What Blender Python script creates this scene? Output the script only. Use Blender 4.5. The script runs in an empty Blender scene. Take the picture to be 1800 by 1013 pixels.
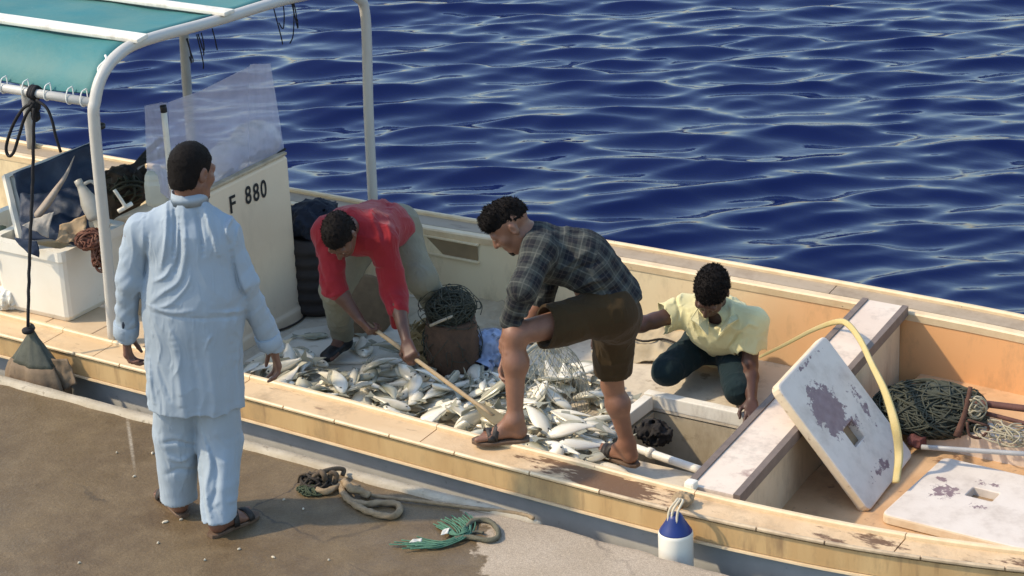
import bpy, bmesh, math, random
import numpy as np
from mathutils import Vector, Matrix

random.seed(7)
RNG = np.random.default_rng(11)
scene = bpy.context.scene
COL = scene.collection

# ------------------------------------------------------------------ camera, sky, sun, exposure
FPX = 4117.5                                    # focal length in pixels of an 1800 px wide picture
CAM = np.array([6.3, -7.75, 4.766])
ROT = np.array([[0.84551187, -0.16373306, 0.50823337],
                [0.53217037, 0.33619203, -0.77702614],
                [-0.04363914, 0.92745156, 0.37138824]])
cam_data = bpy.data.cameras.new("camera")
cam = bpy.data.objects.new("camera", cam_data)
COL.objects.link(cam)
cam_data.sensor_width = 36.0
cam_data.lens = 36.0 * FPX / 1800.0
cam_data.clip_start = 0.1
cam_data.clip_end = 3000.0
m4 = Matrix.Identity(4)
for i in range(3):
    for j in range(3):
        m4[i][j] = ROT[i][j]
    m4[i][3] = CAM[i]
cam.matrix_world = m4
scene.camera = cam

SUN_EL, SUN_AZ = 45.0, 35.0                      # light travels towards azimuth 35 deg (from +X to +Y)
world = bpy.data.worlds.new("World")
scene.world = world
world.use_nodes = True
wn, wl = world.node_tree.nodes, world.node_tree.links
sky = wn.new("ShaderNodeTexSky")
sky.sky_type = 'NISHITA'
sky.sun_disc = False
sky.sun_elevation = math.radians(SUN_EL)
_d = (-math.cos(math.radians(SUN_AZ)), -math.sin(math.radians(SUN_AZ)))   # towards the sun
sky.sun_rotation = math.atan2(_d[0], _d[1])
sky.air_density = 1.4
sky.dust_density = 1.2
sky.ozone_density = 2.6
wn["Background"].inputs["Strength"].default_value = 0.15
wl.new(sky.outputs[0], wn["Background"].inputs[0])

sun_data = bpy.data.lights.new("sun", 'SUN')
sun_data.energy = 2.35
sun_data.angle = math.radians(1.6)
sun_data.color = (1.0, 0.83, 0.60)
sun = bpy.data.objects.new("sun", sun_data)
COL.objects.link(sun)
_l = Vector((math.cos(math.radians(SUN_EL)) * math.cos(math.radians(SUN_AZ)),
             math.cos(math.radians(SUN_EL)) * math.sin(math.radians(SUN_AZ)), -math.sin(math.radians(SUN_EL))))
sun.rotation_euler = _l.to_track_quat('-Z', 'Y').to_euler()
sun.location = (-8, -6, 10)

scene.view_settings.view_transform = 'Standard'
scene.view_settings.look = 'None'
scene.view_settings.gamma = 1.0
scene.view_settings.use_curve_mapping = False
scene.view_settings.exposure = 0.76

# ------------------------------------------------------------------ measuring helpers (photo point -> place in the world)
def ray(px, py):
    return ROT @ np.array([(px - 900.0) / FPX, -(py - 506.5) / FPX, -1.0])
def P(px, py, z):
    d = ray(px, py); return CAM + (z - CAM[2]) / d[2] * d
def PY(px, py, y):
    d = ray(px, py); return CAM + (y - CAM[1]) / d[1] * d
def PX(px, py, x):
    d = ray(px, py); return CAM + (x - CAM[0]) / d[0] * d
FW = np.array([-0.531, 0.847, 0.0]); FW /= np.linalg.norm(FW)
RT = np.array([FW[1], -FW[0], 0.0])
UP = np.array([0.0, 0.0, 1.0])
def PD(px, py, D):
    d = ray(px, py); return CAM + (D - FW @ CAM) / (FW @ d) * d
def nrm(v):
    v = np.asarray(v, float); return v / (np.linalg.norm(v) + 1e-12)

# ------------------------------------------------------------------ object helpers
def props(o, label=None, cat=None, group=None, kind=None):
    if label: o["label"] = label
    if cat: o["category"] = cat
    if group: o["group"] = group
    if kind: o["kind"] = kind
    return o
def thing(name, loc, label, cat, group=None):
    o = bpy.data.objects.new(name, None)
    o.empty_display_size = 0.1
    o.location = tuple(float(c) for c in loc)
    COL.objects.link(o)
    return props(o, label, cat, group)
def wloc(o):
    v = np.zeros(3)
    while o is not None:
        v += np.array(o.location); o = o.parent
    return v
def mesh(name, V, F, mat, parent=None, smooth=True, loc=None):
    """One mesh object from world-space vertices (stored relative to its parent or to loc)."""
    V = np.asarray(V, float)
    me = bpy.data.meshes.new(name)
    base = wloc(parent) if parent is not None else np.zeros(3)
    off = np.zeros(3)
    if parent is None and loc is not None:
        off = np.asarray(loc, float)
    W = V - base - off
    if isinstance(F, np.ndarray):
        n, k = F.shape
        me.vertices.add(len(W)); me.vertices.foreach_set("co", W.astype(np.float32).ravel())
        me.loops.add(n * k); me.loops.foreach_set("vertex_index", F.astype(np.int32).ravel())
        me.polygons.add(n)
        me.polygons.foreach_set("loop_start", np.arange(0, n * k, k, dtype=np.int32))
        me.polygons.foreach_set("loop_total", np.full(n, k, dtype=np.int32))
        me.update(calc_edges=True)
    else:
        me.from_pydata([tuple(v) for v in W], [], [tuple(int(i) for i in f) for f in F])
    me.validate()
    me.polygons.foreach_set("use_smooth", np.full(len(me.polygons), smooth, dtype=bool))
    if mat is not None:
        for mm in (mat if isinstance(mat, (list, tuple)) else [mat]):
            me.materials.append(mm)
    o = bpy.data.objects.new(name, me)
    COL.objects.link(o)
    if parent is not None: o.parent = parent
    elif loc is not None: o.location = tuple(off)
    return o

class Geo:
    """Collects simple shapes for ONE mesh."""
    def __init__(s): s.V = []; s.F = []
    def add(s, V, F):
        b = len(s.V); s.V += [tuple(v) for v in V]; s.F += [tuple(int(i) + b for i in f) for f in F]; return s
    def box(s, c, d, R=None, bev=0.0, seg=2):
        bm = bmesh.new(); bmesh.ops.create_cube(bm, size=1.0)
        for v in bm.verts: v.co = Vector((v.co.x * d[0], v.co.y * d[1], v.co.z * d[2]))
        if bev > 0:
            bmesh.ops.bevel(bm, geom=list(bm.edges), offset=bev, segments=seg, affect='EDGES', profile=0.6)
        bm.verts.index_update()
        V = np.array([v.co[:] for v in bm.verts]); F = [[v.index for v in f.verts] for f in bm.faces]; bm.free()
        if R is not None: V = V @ np.asarray(R).T
        return s.add(V + np.asarray(c), F)
    def loft(s, rows, closed=True, caps=True):
        rows = [np.asarray(r, float) for r in rows]; n = len(rows[0]); b = len(s.V)
        for r in rows: s.V += [tuple(v) for v in r]
        for i in range(len(rows) - 1):
            for j in range(n if closed else n - 1):
                k = (j + 1) % n
                s.F.append((b + i * n + j, b + i * n + k, b + (i + 1) * n + k, b + (i + 1) * n + j))
        if caps and closed:
            s.F.append(tuple(b + j for j in range(n))[::-1]); s.F.append(tuple(b + (len(rows) - 1) * n + j for j in range(n)))
        return s
    def tube(s, pts, r, seg=8, twist=0.0, lobes=0, sub=4, closed=False, flat=1.0):
        Q = spline(pts, sub, closed); n = len(Q)
        rr = np.interp(np.linspace(0, 1, n), np.linspace(0, 1, len(r)), r) if hasattr(r, '__len__') else np.full(n, r)
        T = np.gradient(Q, axis=0); T /= np.linalg.norm(T, axis=1)[:, None] + 1e-12
        N = np.cross(T[0], [0, 0, 1.0]);
        if np.linalg.norm(N) < 0.05: N = np.cross(T[0], [1.0, 0, 0])
        N = nrm(N); rows = []; L = 0
        for i in range(n):
            N = nrm(N - T[i] * (N @ T[i])); B = np.cross(T[i], N)
            if i: L += np.linalg.norm(Q[i] - Q[i - 1])
            a = np.linspace(0, 2 * np.pi, seg, endpoint=False)
            rad = rr[i] * (1 + (0.2 * np.cos(lobes * a + twist * L) if lobes else 0))
            rows.append(Q[i] + (np.cos(a) * rad)[:, None] * N + (np.sin(a) * rad * flat)[:, None] * B)
        return s.loft(rows)
    def lathe(s, prof, c, seg=24, axis=(0, 0, 1), fn=None):
        """prof: list of (radius, height) along axis from c; fn(angle, r, h) -> radius factor"""
        A = nrm(axis); N = np.cross(A, [0.3, 1, 0.2]); N = nrm(N); B = np.cross(A, N); rows = []
        a = np.linspace(0, 2 * np.pi, seg, endpoint=False)
        for (r, h) in prof:
            k = fn(a, r, h) if fn else np.ones(seg)
            rows.append(np.asarray(c) + A * h + (np.cos(a) * r * k)[:, None] * N + (np.sin(a) * r * k)[:, None] * B)
        return s.loft(rows)
    def build(s, name, mat, parent=None, smooth=False, loc=None):
        return mesh(name, s.V, s.F, mat, parent, smooth, loc)
def spline(pts, sub=4, closed=False):
    p = np.asarray(pts, float)
    if len(p) < 3 or sub <= 1: 
        if sub <= 1 or len(p) < 2: return p
        t = np.linspace(0, 1, sub + 1)[:, None]; return p[0] * (1 - t) + p[1] * t
    q = np.vstack([p[-1], p, p[0], p[1]]) if closed else np.vstack([2 * p[0] - p[1], p, 2 * p[-1] - p[-2]])
    out = []
    for i in range(1, len(q) - 2):
        for t in np.linspace(0, 1, sub, endpoint=False):
            a, b, c, d = q[i - 1], q[i], q[i + 1], q[i + 2]
            out.append(0.5 * (2 * b + (c - a) * t + (2 * a - 5 * b + 4 * c - d) * t * t + (3 * b - a - 3 * c + d) * t ** 3))
    if not closed: out.append(p[-1])
    else: out.append(out[0])
    return np.array(out)
def rot_axis(k, a):
    k = nrm(k); K = np.array([[0, -k[2], k[1]], [k[2], 0, -k[0]], [-k[1], k[0], 0]])
    return np.eye(3) + math.sin(a) * K + (1 - math.cos(a)) * K @ K

# value noise on a periodic random lattice
_LAT = RNG.random((64, 64, 64)).astype(np.float32) * 2 - 1
def vnoise(x, y, z):
    x = np.asarray(x, float) + 1000.0; y = np.asarray(y, float) + 1000.0; z = np.asarray(z, float) + 1000.0
    i, j, k = np.floor(x).astype(int), np.floor(y).astype(int), np.floor(z).astype(int)
    u, v, w = x - i, y - j, z - k
    u = u * u * (3 - 2 * u); v = v * v * (3 - 2 * v); w = w * w * (3 - 2 * w)
    i0, j0, k0, i1, j1, k1 = i % 64, j % 64, k % 64, (i + 1) % 64, (j + 1) % 64, (k + 1) % 64
    L = _LAT
    a = L[i0, j0, k0] * (1 - u) + L[i1, j0, k0] * u; b = L[i0, j1, k0] * (1 - u) + L[i1, j1, k0] * u
    c = L[i0, j0, k1] * (1 - u) + L[i1, j0, k1] * u; d = L[i0, j1, k1] * (1 - u) + L[i1, j1, k1] * u
    return (a * (1 - v) + b * v) * (1 - w) + (c * (1 - v) + d * v) * w

# ------------------------------------------------------------------ materials
def nodes_of(name):
    m = bpy.data.materials.new(name); m.use_nodes = True
    return m, m.node_tree.nodes, m.node_tree.links, m.node_tree.nodes["Principled BSDF"]
def mat(name, col, rough=0.6, col2=None, scale=6.0, mix=0.5, bump=0.0, bscale=40.0, spec=0.4, metal=0.0, sharp=(0.35, 0.65), stretch=(1, 1, 1),
        rvar=0.0, col3=None, scale3=30.0, sharp3=(0.55, 0.62)):
    """Principled with one or two noise-mixed second colours and a fine bump."""
    m, N, L, b = nodes_of(name)
    b.inputs["Roughness"].default_value = rough
    b.inputs["Specular IOR Level"].default_value = spec
    b.inputs["Metallic"].default_value = metal
    tc = N.new("ShaderNodeTexCoord"); mp = N.new("ShaderNodeMapping"); mp.inputs["Scale"].default_value = stretch
    L.new(tc.outputs["Object"], mp.inputs[0])
    def noisefac(sc, sh, det=5.0):
        n = N.new("ShaderNodeTexNoise"); n.inputs["Scale"].default_value = sc; n.inputs["Detail"].default_value = det
        n.inputs["Roughness"].default_value = 0.6
        r = N.new("ShaderNodeValToRGB"); r.color_ramp.elements[0].position = sh[0]; r.color_ramp.elements[1].position = sh[1]
        L.new(mp.outputs[0], n.inputs["Vector"]); L.new(n.outputs["Fac"], r.inputs[0]); return n, r
    cur = None
    def mixc(a, bcol, fac_socket, amt):
        mx = N.new("ShaderNodeMix"); mx.data_type = 'RGBA'
        ml = N.new("ShaderNodeMath"); ml.operation = 'MULTIPLY'; ml.inputs[1].default_value = amt
        L.new(fac_socket, ml.inputs[0]); L.new(ml.outputs[0], mx.inputs["Factor"])
        if hasattr(a, "is_output"): L.new(a, mx.inputs["A"])
        else: mx.inputs["A"].default_value = (*a, 1)
        mx.inputs["B"].default_value = (*bcol, 1); return mx.outputs["Result"]
    if col2 is not None:
        n, r = noisefac(scale, sharp); cur = mixc(col, col2, r.outputs[0], mix)
    if col3 is not None:
        n3, r3 = noisefac(scale3, sharp3); cur = mixc(cur if cur is not None else col, col3, r3.outputs[0], 0.85)
    if cur is not None: L.new(cur, b.inputs["Base Color"])
    else: b.inputs["Base Color"].default_value = (*col, 1)
    if bump > 0:
        n, r = noisefac(bscale, (0, 1)); bp = N.new("ShaderNodeBump"); bp.inputs["Strength"].default_value = bump
        bp.inputs["Distance"].default_value = 0.01
        L.new(n.outputs["Fac"], bp.inputs["Height"]); L.new(bp.outputs[0], b.inputs["Normal"])
    return m
def wrinkle_bump(m, scale=15.0, strength=.7, dist=.028, stretch=(1.6, 1.6, .7)):
    """Fine crumples of worn cloth, chained after whatever bump the material has."""
    N, L = m.node_tree.nodes, m.node_tree.links; b = N["Principled BSDF"]
    tc = N.new("ShaderNodeTexCoord"); mp = N.new("ShaderNodeMapping"); mp.inputs["Scale"].default_value = stretch; L.new(tc.outputs["Object"], mp.inputs[0])
    n = N.new("ShaderNodeTexNoise"); n.noise_type = 'RIDGED_MULTIFRACTAL'; n.inputs["Scale"].default_value = scale; n.inputs["Detail"].default_value = 3; n.inputs["Distortion"].default_value = .8
    n.inputs["Roughness"].default_value = .45
    L.new(mp.outputs[0], n.inputs["Vector"]); bp = N.new("ShaderNodeBump"); bp.inputs["Strength"].default_value = strength; bp.inputs["Distance"].default_value = dist * .3
    L.new(n.outputs["Fac"], bp.inputs["Height"]); old = b.inputs["Normal"].links
    if old: L.new(old[0].from_socket, bp.inputs["Normal"])
    L.new(bp.outputs[0], b.inputs["Normal"]); return m
def cloth(name, col, col2=None, rough=0.85, bscale=350.0, bump=0.25, scale=5.0, mix=0.4, sheen=0.05):
    m = mat(name, col, rough, col2 or tuple(c * 0.85 for c in col), scale, mix, bump, bscale, 0.15)
    m.node_tree.nodes["Principled BSDF"].inputs["Sheen Weight"].default_value = sheen
    return wrinkle_bump(m)

# ------------------------------------------------------------------ signed-distance modelling of bodies and clothes
class Sdf:
    def __init__(s, lo, hi, h):
        s.h = h; s.o = np.asarray(lo, float) - 3 * h
        s.n = np.ceil((np.asarray(hi, float) + 3 * h - s.o) / h).astype(int) + 1
        s.f = np.full(s.n, 0.2, np.float32)
    def _win(s, lo, hi):
        a = np.clip(np.floor((lo - s.o) / s.h).astype(int), 0, s.n - 1); b = np.clip(np.ceil((hi - s.o) / s.h).astype(int) + 1, 1, s.n)
        if np.any(b <= a): return None
        ax = [s.o[i] + s.h * np.arange(a[i], b[i]) for i in range(3)]
        return tuple(slice(a[i], b[i]) for i in range(3)), ax[0][:, None, None], ax[1][None, :, None], ax[2][None, None, :]
    def _mix(s, w, d, k, mode):
        f = s.f[w]; d = d.astype(np.float32)
        if mode == 'add':
            h = np.maximum(k - np.abs(f - d), 0) / k; s.f[w] = np.minimum(f, d) - h * h * k * 0.25
        elif mode == 'sub':
            h = np.maximum(k - np.abs(f + d), 0) / k; s.f[w] = np.maximum(f, -d) + h * h * k * 0.25
        elif mode == 'and':
            h = np.maximum(k - np.abs(f - d), 0) / k; s.f[w] = np.maximum(f, d) + h * h * k * 0.25
    def cap(s, a, b, ra, rb=None, k=0.02, mode='add', n=None, q=1.0):
        """Round cone a->b; n, q: flattened to q times its width along axis n."""
        rb = ra if rb is None else rb; a = np.asarray(a, float); b = np.asarray(b, float)
        m = max(ra, rb) + k + 0.03
        w = s._win(np.minimum(a, b) - m, np.maximum(a, b) + m)
        if w is None: return s
        w, X, Y, Z = w
        x, y, z = X - a[0], Y - a[1], Z - a[2]; ba = b - a
        if n is not None:
            n = nrm(n); e = 1.0 / q - 1.0
            pn = (x * n[0] + y * n[1] + z * n[2]) * e
            x = x + n[0] * pn; y = y + n[1] * pn; z = z + n[2] * pn; ba = ba + n * (ba @ n) * e
        L2 = ba @ ba + 1e-12
        t = np.clip((x * ba[0] + y * ba[1] + z * ba[2]) / L2, 0, 1)
        d = np.sqrt((x - t * ba[0]) ** 2 + (y - t * ba[1]) ** 2 + (z - t * ba[2]) ** 2) - (ra + t * (rb - ra))
        if n is not None: d = d * (0.5 + 0.5 * q)
        s._mix(w, d, k, mode); return s
    def ell(s, c, M, r, k=0.02, mode='add'):
        """Ellipsoid: M columns are its axes."""
        c = np.asarray(c, float); m = max(r) + k + 0.02
        w = s._win(c - m, c + m)
        if w is None: return s
        w, X, Y, Z = w; x, y, z = X - c[0], Y - c[1], Z - c[2]
        q = [(x * M[0][i] + y * M[1][i] + z * M[2][i]) for i in range(3)]
        k0 = np.sqrt(sum((q[i] / r[i]) ** 2 for i in range(3))) + 1e-9; k1 = np.sqrt(sum((q[i] / r[i] ** 2) ** 2 for i in range(3))) + 1e-9
        s._mix(w, k0 * (k0 - 1) / k1, k, mode); return s
    def ball(s, c, r, k=0.02, mode='add'): return s.cap(c, c, r, r, k, mode)
    def plane(s, p, n, k=0.006):
        """Keep the side against n (cut away where (x-p).n > 0)."""
        n = nrm(n); X, Y, Z = [s.o[i] + s.h * np.arange(s.n[i]) for i in range(3)]
        d = (X[:, None, None] - p[0]) * n[0] + (Y[None, :, None] - p[1]) * n[1] + (Z[None, None, :] - p[2]) * n[2]
        s._mix((slice(None),) * 3, d, k, 'and'); return s
    def near(s, eps=0.035):
        idx = np.nonzero(np.abs(s.f) < eps); return idx, [s.o[i] + s.h * idx[i] for i in range(3)]
    def disp(s, fn, eps=0.035):
        """Push the surface out by fn(x, y, z) metres."""
        idx, (x, y, z) = s.near(eps); s.f[idx] -= fn(x, y, z).astype(np.float32); return s
    def surface(s):
        f = s.f; S = f < 0; nx, ny, nz = f.shape; cnt = np.zeros((nx - 1, ny - 1, nz - 1), np.int8)
        for i in (0, 1):
            for j in (0, 1):
                for k in (0, 1): cnt += S[i:nx - 1 + i, j:ny - 1 + j, k:nz - 1 + k]
        cells = np.argwhere((cnt > 0) & (cnt < 8)); idx = np.full(cnt.shape, -1, np.int64); idx[tuple(cells.T)] = np.arange(len(cells))
        pos = np.zeros((len(cells), 3)); num = np.zeros(len(cells))
        for ax in range(3):
            o1, o2 = [a for a in range(3) if a != ax]
            for i in (0, 1):
                for j in (0, 1):
                    c0 = cells.copy(); c0[:, o1] += i; c0[:, o2] += j; c1 = c0.copy(); c1[:, ax] += 1
                    f0 = f[tuple(c0.T)]; f1 = f[tuple(c1.T)]; cr = (f0 < 0) != (f1 < 0)
                    t = np.where(cr, f0 / np.where(cr, f0 - f1, 1), 0); p = c0.astype(float); p[:, ax] += t
                    pos += np.where(cr[:, None], p, 0); num += cr
        V = pos / num[:, None] * s.h + s.o; Q = []
        for ax in range(3):
            o1, o2 = [a for a in range(3) if a != ax]
            sl0 = [slice(None)] * 3; sl1 = [slice(None)] * 3; sl0[ax] = slice(0, -1); sl1[ax] = slice(1, None)
            A = S[tuple(sl0)]; B = S[tuple(sl1)]; e = np.argwhere(A != B)
            e = e[(e[:, o1] > 0) & (e[:, o2] > 0) & (e[:, o1] < f.shape[o1] - 1) & (e[:, o2] < f.shape[o2] - 1)]
            def cell(d1, d2):
                c = e.copy(); c[:, o1] -= d1; c[:, o2] -= d2; return idx[tuple(c.T)]
            q = np.stack([cell(1, 1), cell(0, 1), cell(0, 0), cell(1, 0)], 1)
            flip = A[tuple(e.T)] ^ (ax == 1)
            q[~flip] = q[~flip][:, ::-1]; Q.append(q)
        Q = np.vstack(Q); Q = Q[(Q >= 0).all(1)]
        return V, Q.astype(np.int32)

def frame(f, u):
    f = nrm(f); u = nrm(np.asarray(u, float) - f * (np.asarray(u, float) @ f)); r = np.cross(f, u); return r, f, u   # right, forward, up
def bounds(J, pad):
    A = np.array([v for v in J.values()]); return A.min(0) - pad, A.max(0) + pad

def add_head(B, c, f, u, sc=1.0, neck=None, turn_neck=0.052):
    r, f, u = frame(f, u); M = np.stack([r, f, u], 1); L = lambda x, y, z: c + (r * x + f * y + u * z) * sc; s = sc
    B.ell(L(0, -.012, .032), M, (.074 * s, .097 * s, .088 * s), .02)
    B.ell(L(0, .034, -.045), M, (.056 * s, .060 * s, .074 * s), .035)
    B.ball(L(0, .073, -.096), .020 * s, .03)
    for e in (-1, 1):
        B.cap(L(e * .050, -.005, -.055), L(e * .025, .06, -.095), .020 * s, .016 * s, .03)      # jaw
        B.ball(L(e * .040, .066, -.022), .020 * s, .03)                                        # cheek
        B.ball(L(e * .031, .098, .010), .0125 * s, .012, 'sub')                                # socket
        B.ball(L(e * .031, .083, .010), .0135 * s, .008)                                       # lids
        er = rot_axis(u, -e * .35) @ M
        B.ell(L(e * .076, -.010, -.004), er, (.010 * s, .020 * s, .033 * s), .006)             # ear
        B.ell(L(e * .087, -.004, .0), er, (.007 * s, .009 * s, .017 * s), .004, 'sub')
    B.cap(L(-.034, .086, .027), L(.034, .086, .027), .011 * s, .011 * s, .018)                 # brow
    B.cap(L(0, .093, .012), L(0, .112, -.030), .008 * s, .0135 * s, .012)                      # nose
    B.ball(L(-.013, .098, -.033), .009 * s, .008); B.ball(L(.013, .098, -.033), .009 * s, .008)
    B.cap(L(-.019, .090, -.056), L(.019, .090, -.056), .0065 * s, .0065 * s, .008)
    B.cap(L(-.016, .089, -.068), L(.016, .089, -.068), .007 * s, .007 * s, .008)
    B.cap(L(-.022, .100, -.0625), L(.022, .100, -.0625), .0028 * s, .0028 * s, .004, 'sub')
    if neck is not None:
        B.cap(L(0, -.025, -.055), neck, turn_neck, turn_neck * 1.12, .03)
    return L, M

def hair(c, f, u, sc, mat, parent, line=(.045, .055), nape=-.075, thick=.010, amp=.006, freq=55, quiff=0.0, h=.005, side=.005, tuft=(500, .008, .5)):
    """Cap of hair: head ellipsoid grown by `thick`, cut at the hairline."""
    r, f, u = frame(f, u); M = np.stack([r, f, u], 1); L = lambda x, y, z: c + (r * x + f * y + u * z) * sc
    H = Sdf(c - .16 * sc, c + .17 * sc, h)
    t = thick
    H.ell(L(0, -.014, .034), M, ((.074 + side) * sc, (.097 + t) * sc, (.088 + t) * sc), .01)
    H.ell(L(0, -.035, -.025), M, ((.066 + side) * sc, (.068 + t * .6) * sc, (.075) * sc), .02)
    if quiff: 
        H.cap(L(-.03, .065, .085), L(.03, .065, .085), .03 * sc + quiff, None, .03); H.cap(L(-.04, .02, .105), L(.04, .02, .105), .02 + quiff, None, .03)
    H.disp(lambda x, y, z: amp * vnoise(x * freq, y * freq, z * freq) + amp * .6 * vnoise(x * freq * 2.3, y * freq * 2.3, z * freq * 2.3 + 5))
    # hairline: forward of y=line[0] the hair starts above z=line[1]; behind the ears it reaches the nape
    def keep(x, y, z):
        px = ((x - c[0]) * r[0] + (y - c[1]) * r[1] + (z - c[2]) * r[2]) / sc
        py = ((x - c[0]) * f[0] + (y - c[1]) * f[1] + (z - c[2]) * f[2]) / sc
        pz = ((x - c[0]) * u[0] + (y - c[1]) * u[1] + (z - c[2]) * u[2]) / sc
        low = np.interp(py, [-.12, -.04, -.018, .012, .03, line[0], line[0] + .02], [nape, nape + .02, .028, .0 if nape < -.02 else .036, .0 if nape < -.02 else .040, line[1] - .01, line[1] + .006])
        low = low + .006 * vnoise(x * 90, y * 90, z * 90)
        return (low - pz) * sc
    idx, (x, y, z) = H.near(.06)
    H.f[idx] = np.maximum(H.f[idx], keep(x, y, z))
    out = H.f >= .06
    V, Q = H.surface()
    # short locks standing out of the cap
    rr = np.random.default_rng(int(freq * 10) + int(thick * 1e4)); n, ln, fwd = tuft; T = []; TF = []; c2 = c + u * .01
    dv = V - c2; rad = np.linalg.norm(dv, axis=1); ok = np.nonzero(rad > .085 * sc)[0]
    if len(ok) and n:
        for i in rr.choice(ok, n):
            nn = dv[i] / rad[i]; d = nrm(nn * (1 - fwd * .5) + f * fwd * .6 + u * .15 + rr.normal(size=3) * .45); s_ = nrm(np.cross(d, rr.normal(size=3))); t_ = np.cross(d, s_)
            L_ = ln * (.6 + .8 * rr.random()); w_ = .0019 + .0011 * rr.random(); p = V[i] - nn * .003; m_ = p + d * L_ * .55 + rr.normal(size=3) * .001; e_ = p + d * L_ + rr.normal(size=3) * .003
            k_ = len(V) + len(T); a3 = [s_, -.5 * s_ + .87 * t_, -.5 * s_ - .87 * t_]
            T += [p + a * w_ for a in a3] + [m_ + a * w_ * .8 for a in a3] + [e_ + a * w_ * .12 for a in a3]
            for r_ in (0, 3):
                for j in range(3): TF.append((k_ + r_ + j, k_ + r_ + (j + 1) % 3, k_ + r_ + 3 + (j + 1) % 3, k_ + r_ + 3 + j))
        V = np.vstack([V, np.array(T)]); Q = np.vstack([Q, np.array(TF, np.int32)])
    return mesh("hair", V, Q, mat, parent)

def beard(c, f, u, sc, mat, parent, amp=.003, grow=.005):
    r, f, u = frame(f, u); M = np.stack([r, f, u], 1); L = lambda x, y, z: c + (r * x + f * y + u * z) * sc
    H = Sdf(c - .15 * sc, c + .15 * sc, .005)
    g = grow
    H.ball(L(0, .073, -.098), (.020 + g) * sc, .03)
    for e in (-1, 1):
        H.cap(L(e * .050, -.002, -.052), L(e * .025, .06, -.097), (.0165 + g * .4) * sc, (.0165 + g) * sc, .03)
        if grow > .003: H.cap(L(e * .062, .006, -.0), L(e * .050, .0, -.055), (.010 + g) * sc, (.018 + g) * sc, .02)
    H.cap(L(-.02, .088, -.046), L(.02, .088, -.046), (.005 + g * .6) * sc, None, .012)
    H.cap(L(-.021, .098, -.0625), L(.021, .098, -.0625), .012 * sc, None, .006, 'sub')
    H.disp(lambda x, y, z: amp * vnoise(x * 110, y * 110, z * 110))
    V, Q = H.surface(); return mesh("beard", V, Q, mat, parent)

def eyes(c, f, u, sc, mat, parent):
    r, f, u = frame(f, u); L = lambda x, y, z: c + (r * x + f * y + u * z) * sc
    for e in (-1, 1):
        g = Geo(); g.lathe([(.0005, -.0115), (.006, -.009), (.0105, -.003), (.0112, .002), (.009, .0075), (.004, .0110), (.0005, .0116)], L(e * .031, .0868, .010), 10, f); g.build("eye", mat, parent, True)

def add_hand(B, w, d, n, thumb, sc=1.0, curl=.5, spread=.12, thumb_in=.5, k=.008):
    """w wrist, d finger direction, n palm normal (fingers close towards it), thumb +1/-1: side of cross(d, n)."""
    d = nrm(d); n = nrm(np.asarray(n, float) - d * (np.asarray(n, float) @ d)); s = np.cross(d, n) * thumb; S = sc
    lens = [(.040, .025, .021), (.045, .028, .022), (.041, .026, .021), (.032, .021, .019)]
    for i in range(4):
        o = (1.5 - i) * .0185 * S                                   # index is on the thumb side
        k0 = w + d * .018 * S + s * o * .6; k1 = w + d * (.088 - abs(i - 1) * .004) * S + s * o
        B.cap(k0, k1, .0155 * S, .0125 * S, .014, n=n, q=.85)
        p = k1; a = 0.0; c = curl * (1 + .08 * i)
        fd0 = nrm(d + s * (1.5 - i) * spread)
        for j, l in enumerate(lens[i]):
            a += c * (0.55, .95, .6)[j]
            q = p + (fd0 * math.cos(a) + n * math.sin(a)) * l * S
            B.cap(p, q, (.0092, .0084, .0076)[j] * S, (.0086, .0078, .0066)[j] * S, .006 if j else .010); p = q
    t0 = w + d * .022 * S + s * .024 * S + n * .004; t1 = t0 + nrm(s * .72 + d * .62 + n * .35 * thumb_in) * .042 * S
    t2 = t1 + nrm(d * .85 + s * (.42 - .6 * thumb_in) + n * .7 * thumb_in) * .032 * S; t3 = t2 + nrm(d * .8 - s * .35 * thumb_in + n * .8 * thumb_in) * .025 * S
    B.cap(t0, t1, .0155 * S, .0115 * S, .012); B.cap(t1, t2, .0105 * S, .0095 * S, .006); B.cap(t2, t3, .0095 * S, .0075 * S, .006)

def add_foot(B, ankle, heel, toe, side, sc=1.0):
    """heel/toe: points on the sole plane; side +1: big toe on cross(dir, up) side."""
    d = nrm(toe - heel); s = np.cross(d, UP) * side; L = np.linalg.norm(toe - heel)
    hb = heel + d * .035 + UP * .033
    B.ball(hb, .032 * sc, .02); B.cap(ankle, hb, .038 * sc, .032 * sc, .03)
    B.cap(ankle + d * .02 - UP * .01, heel + d * (L * .62) + UP * .026, .036 * sc, .027 * sc, .03, n=UP, q=.8)
    B.cap(hb, heel + d * (L * .70) + s * .020 + UP * .020, .026 * sc, .022 * sc, .02); B.cap(hb, heel + d * (L * .66) - s * .022 + UP * .018, .024 * sc, .019 * sc, .02)
    for i in range(5):
        o = (2 - i) * .0165; l0 = L * (.72 - .02 * i); l1 = L * (.97 - .035 * i - (.0 if i else .0))
        B.cap(heel + d * l0 + s * o + UP * .017, heel + d * l1 + s * o * 1.12 + UP * .012, (.0135 if i == 0 else .010) * sc, (.0125 if i == 0 else .0085) * sc, .008)

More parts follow.
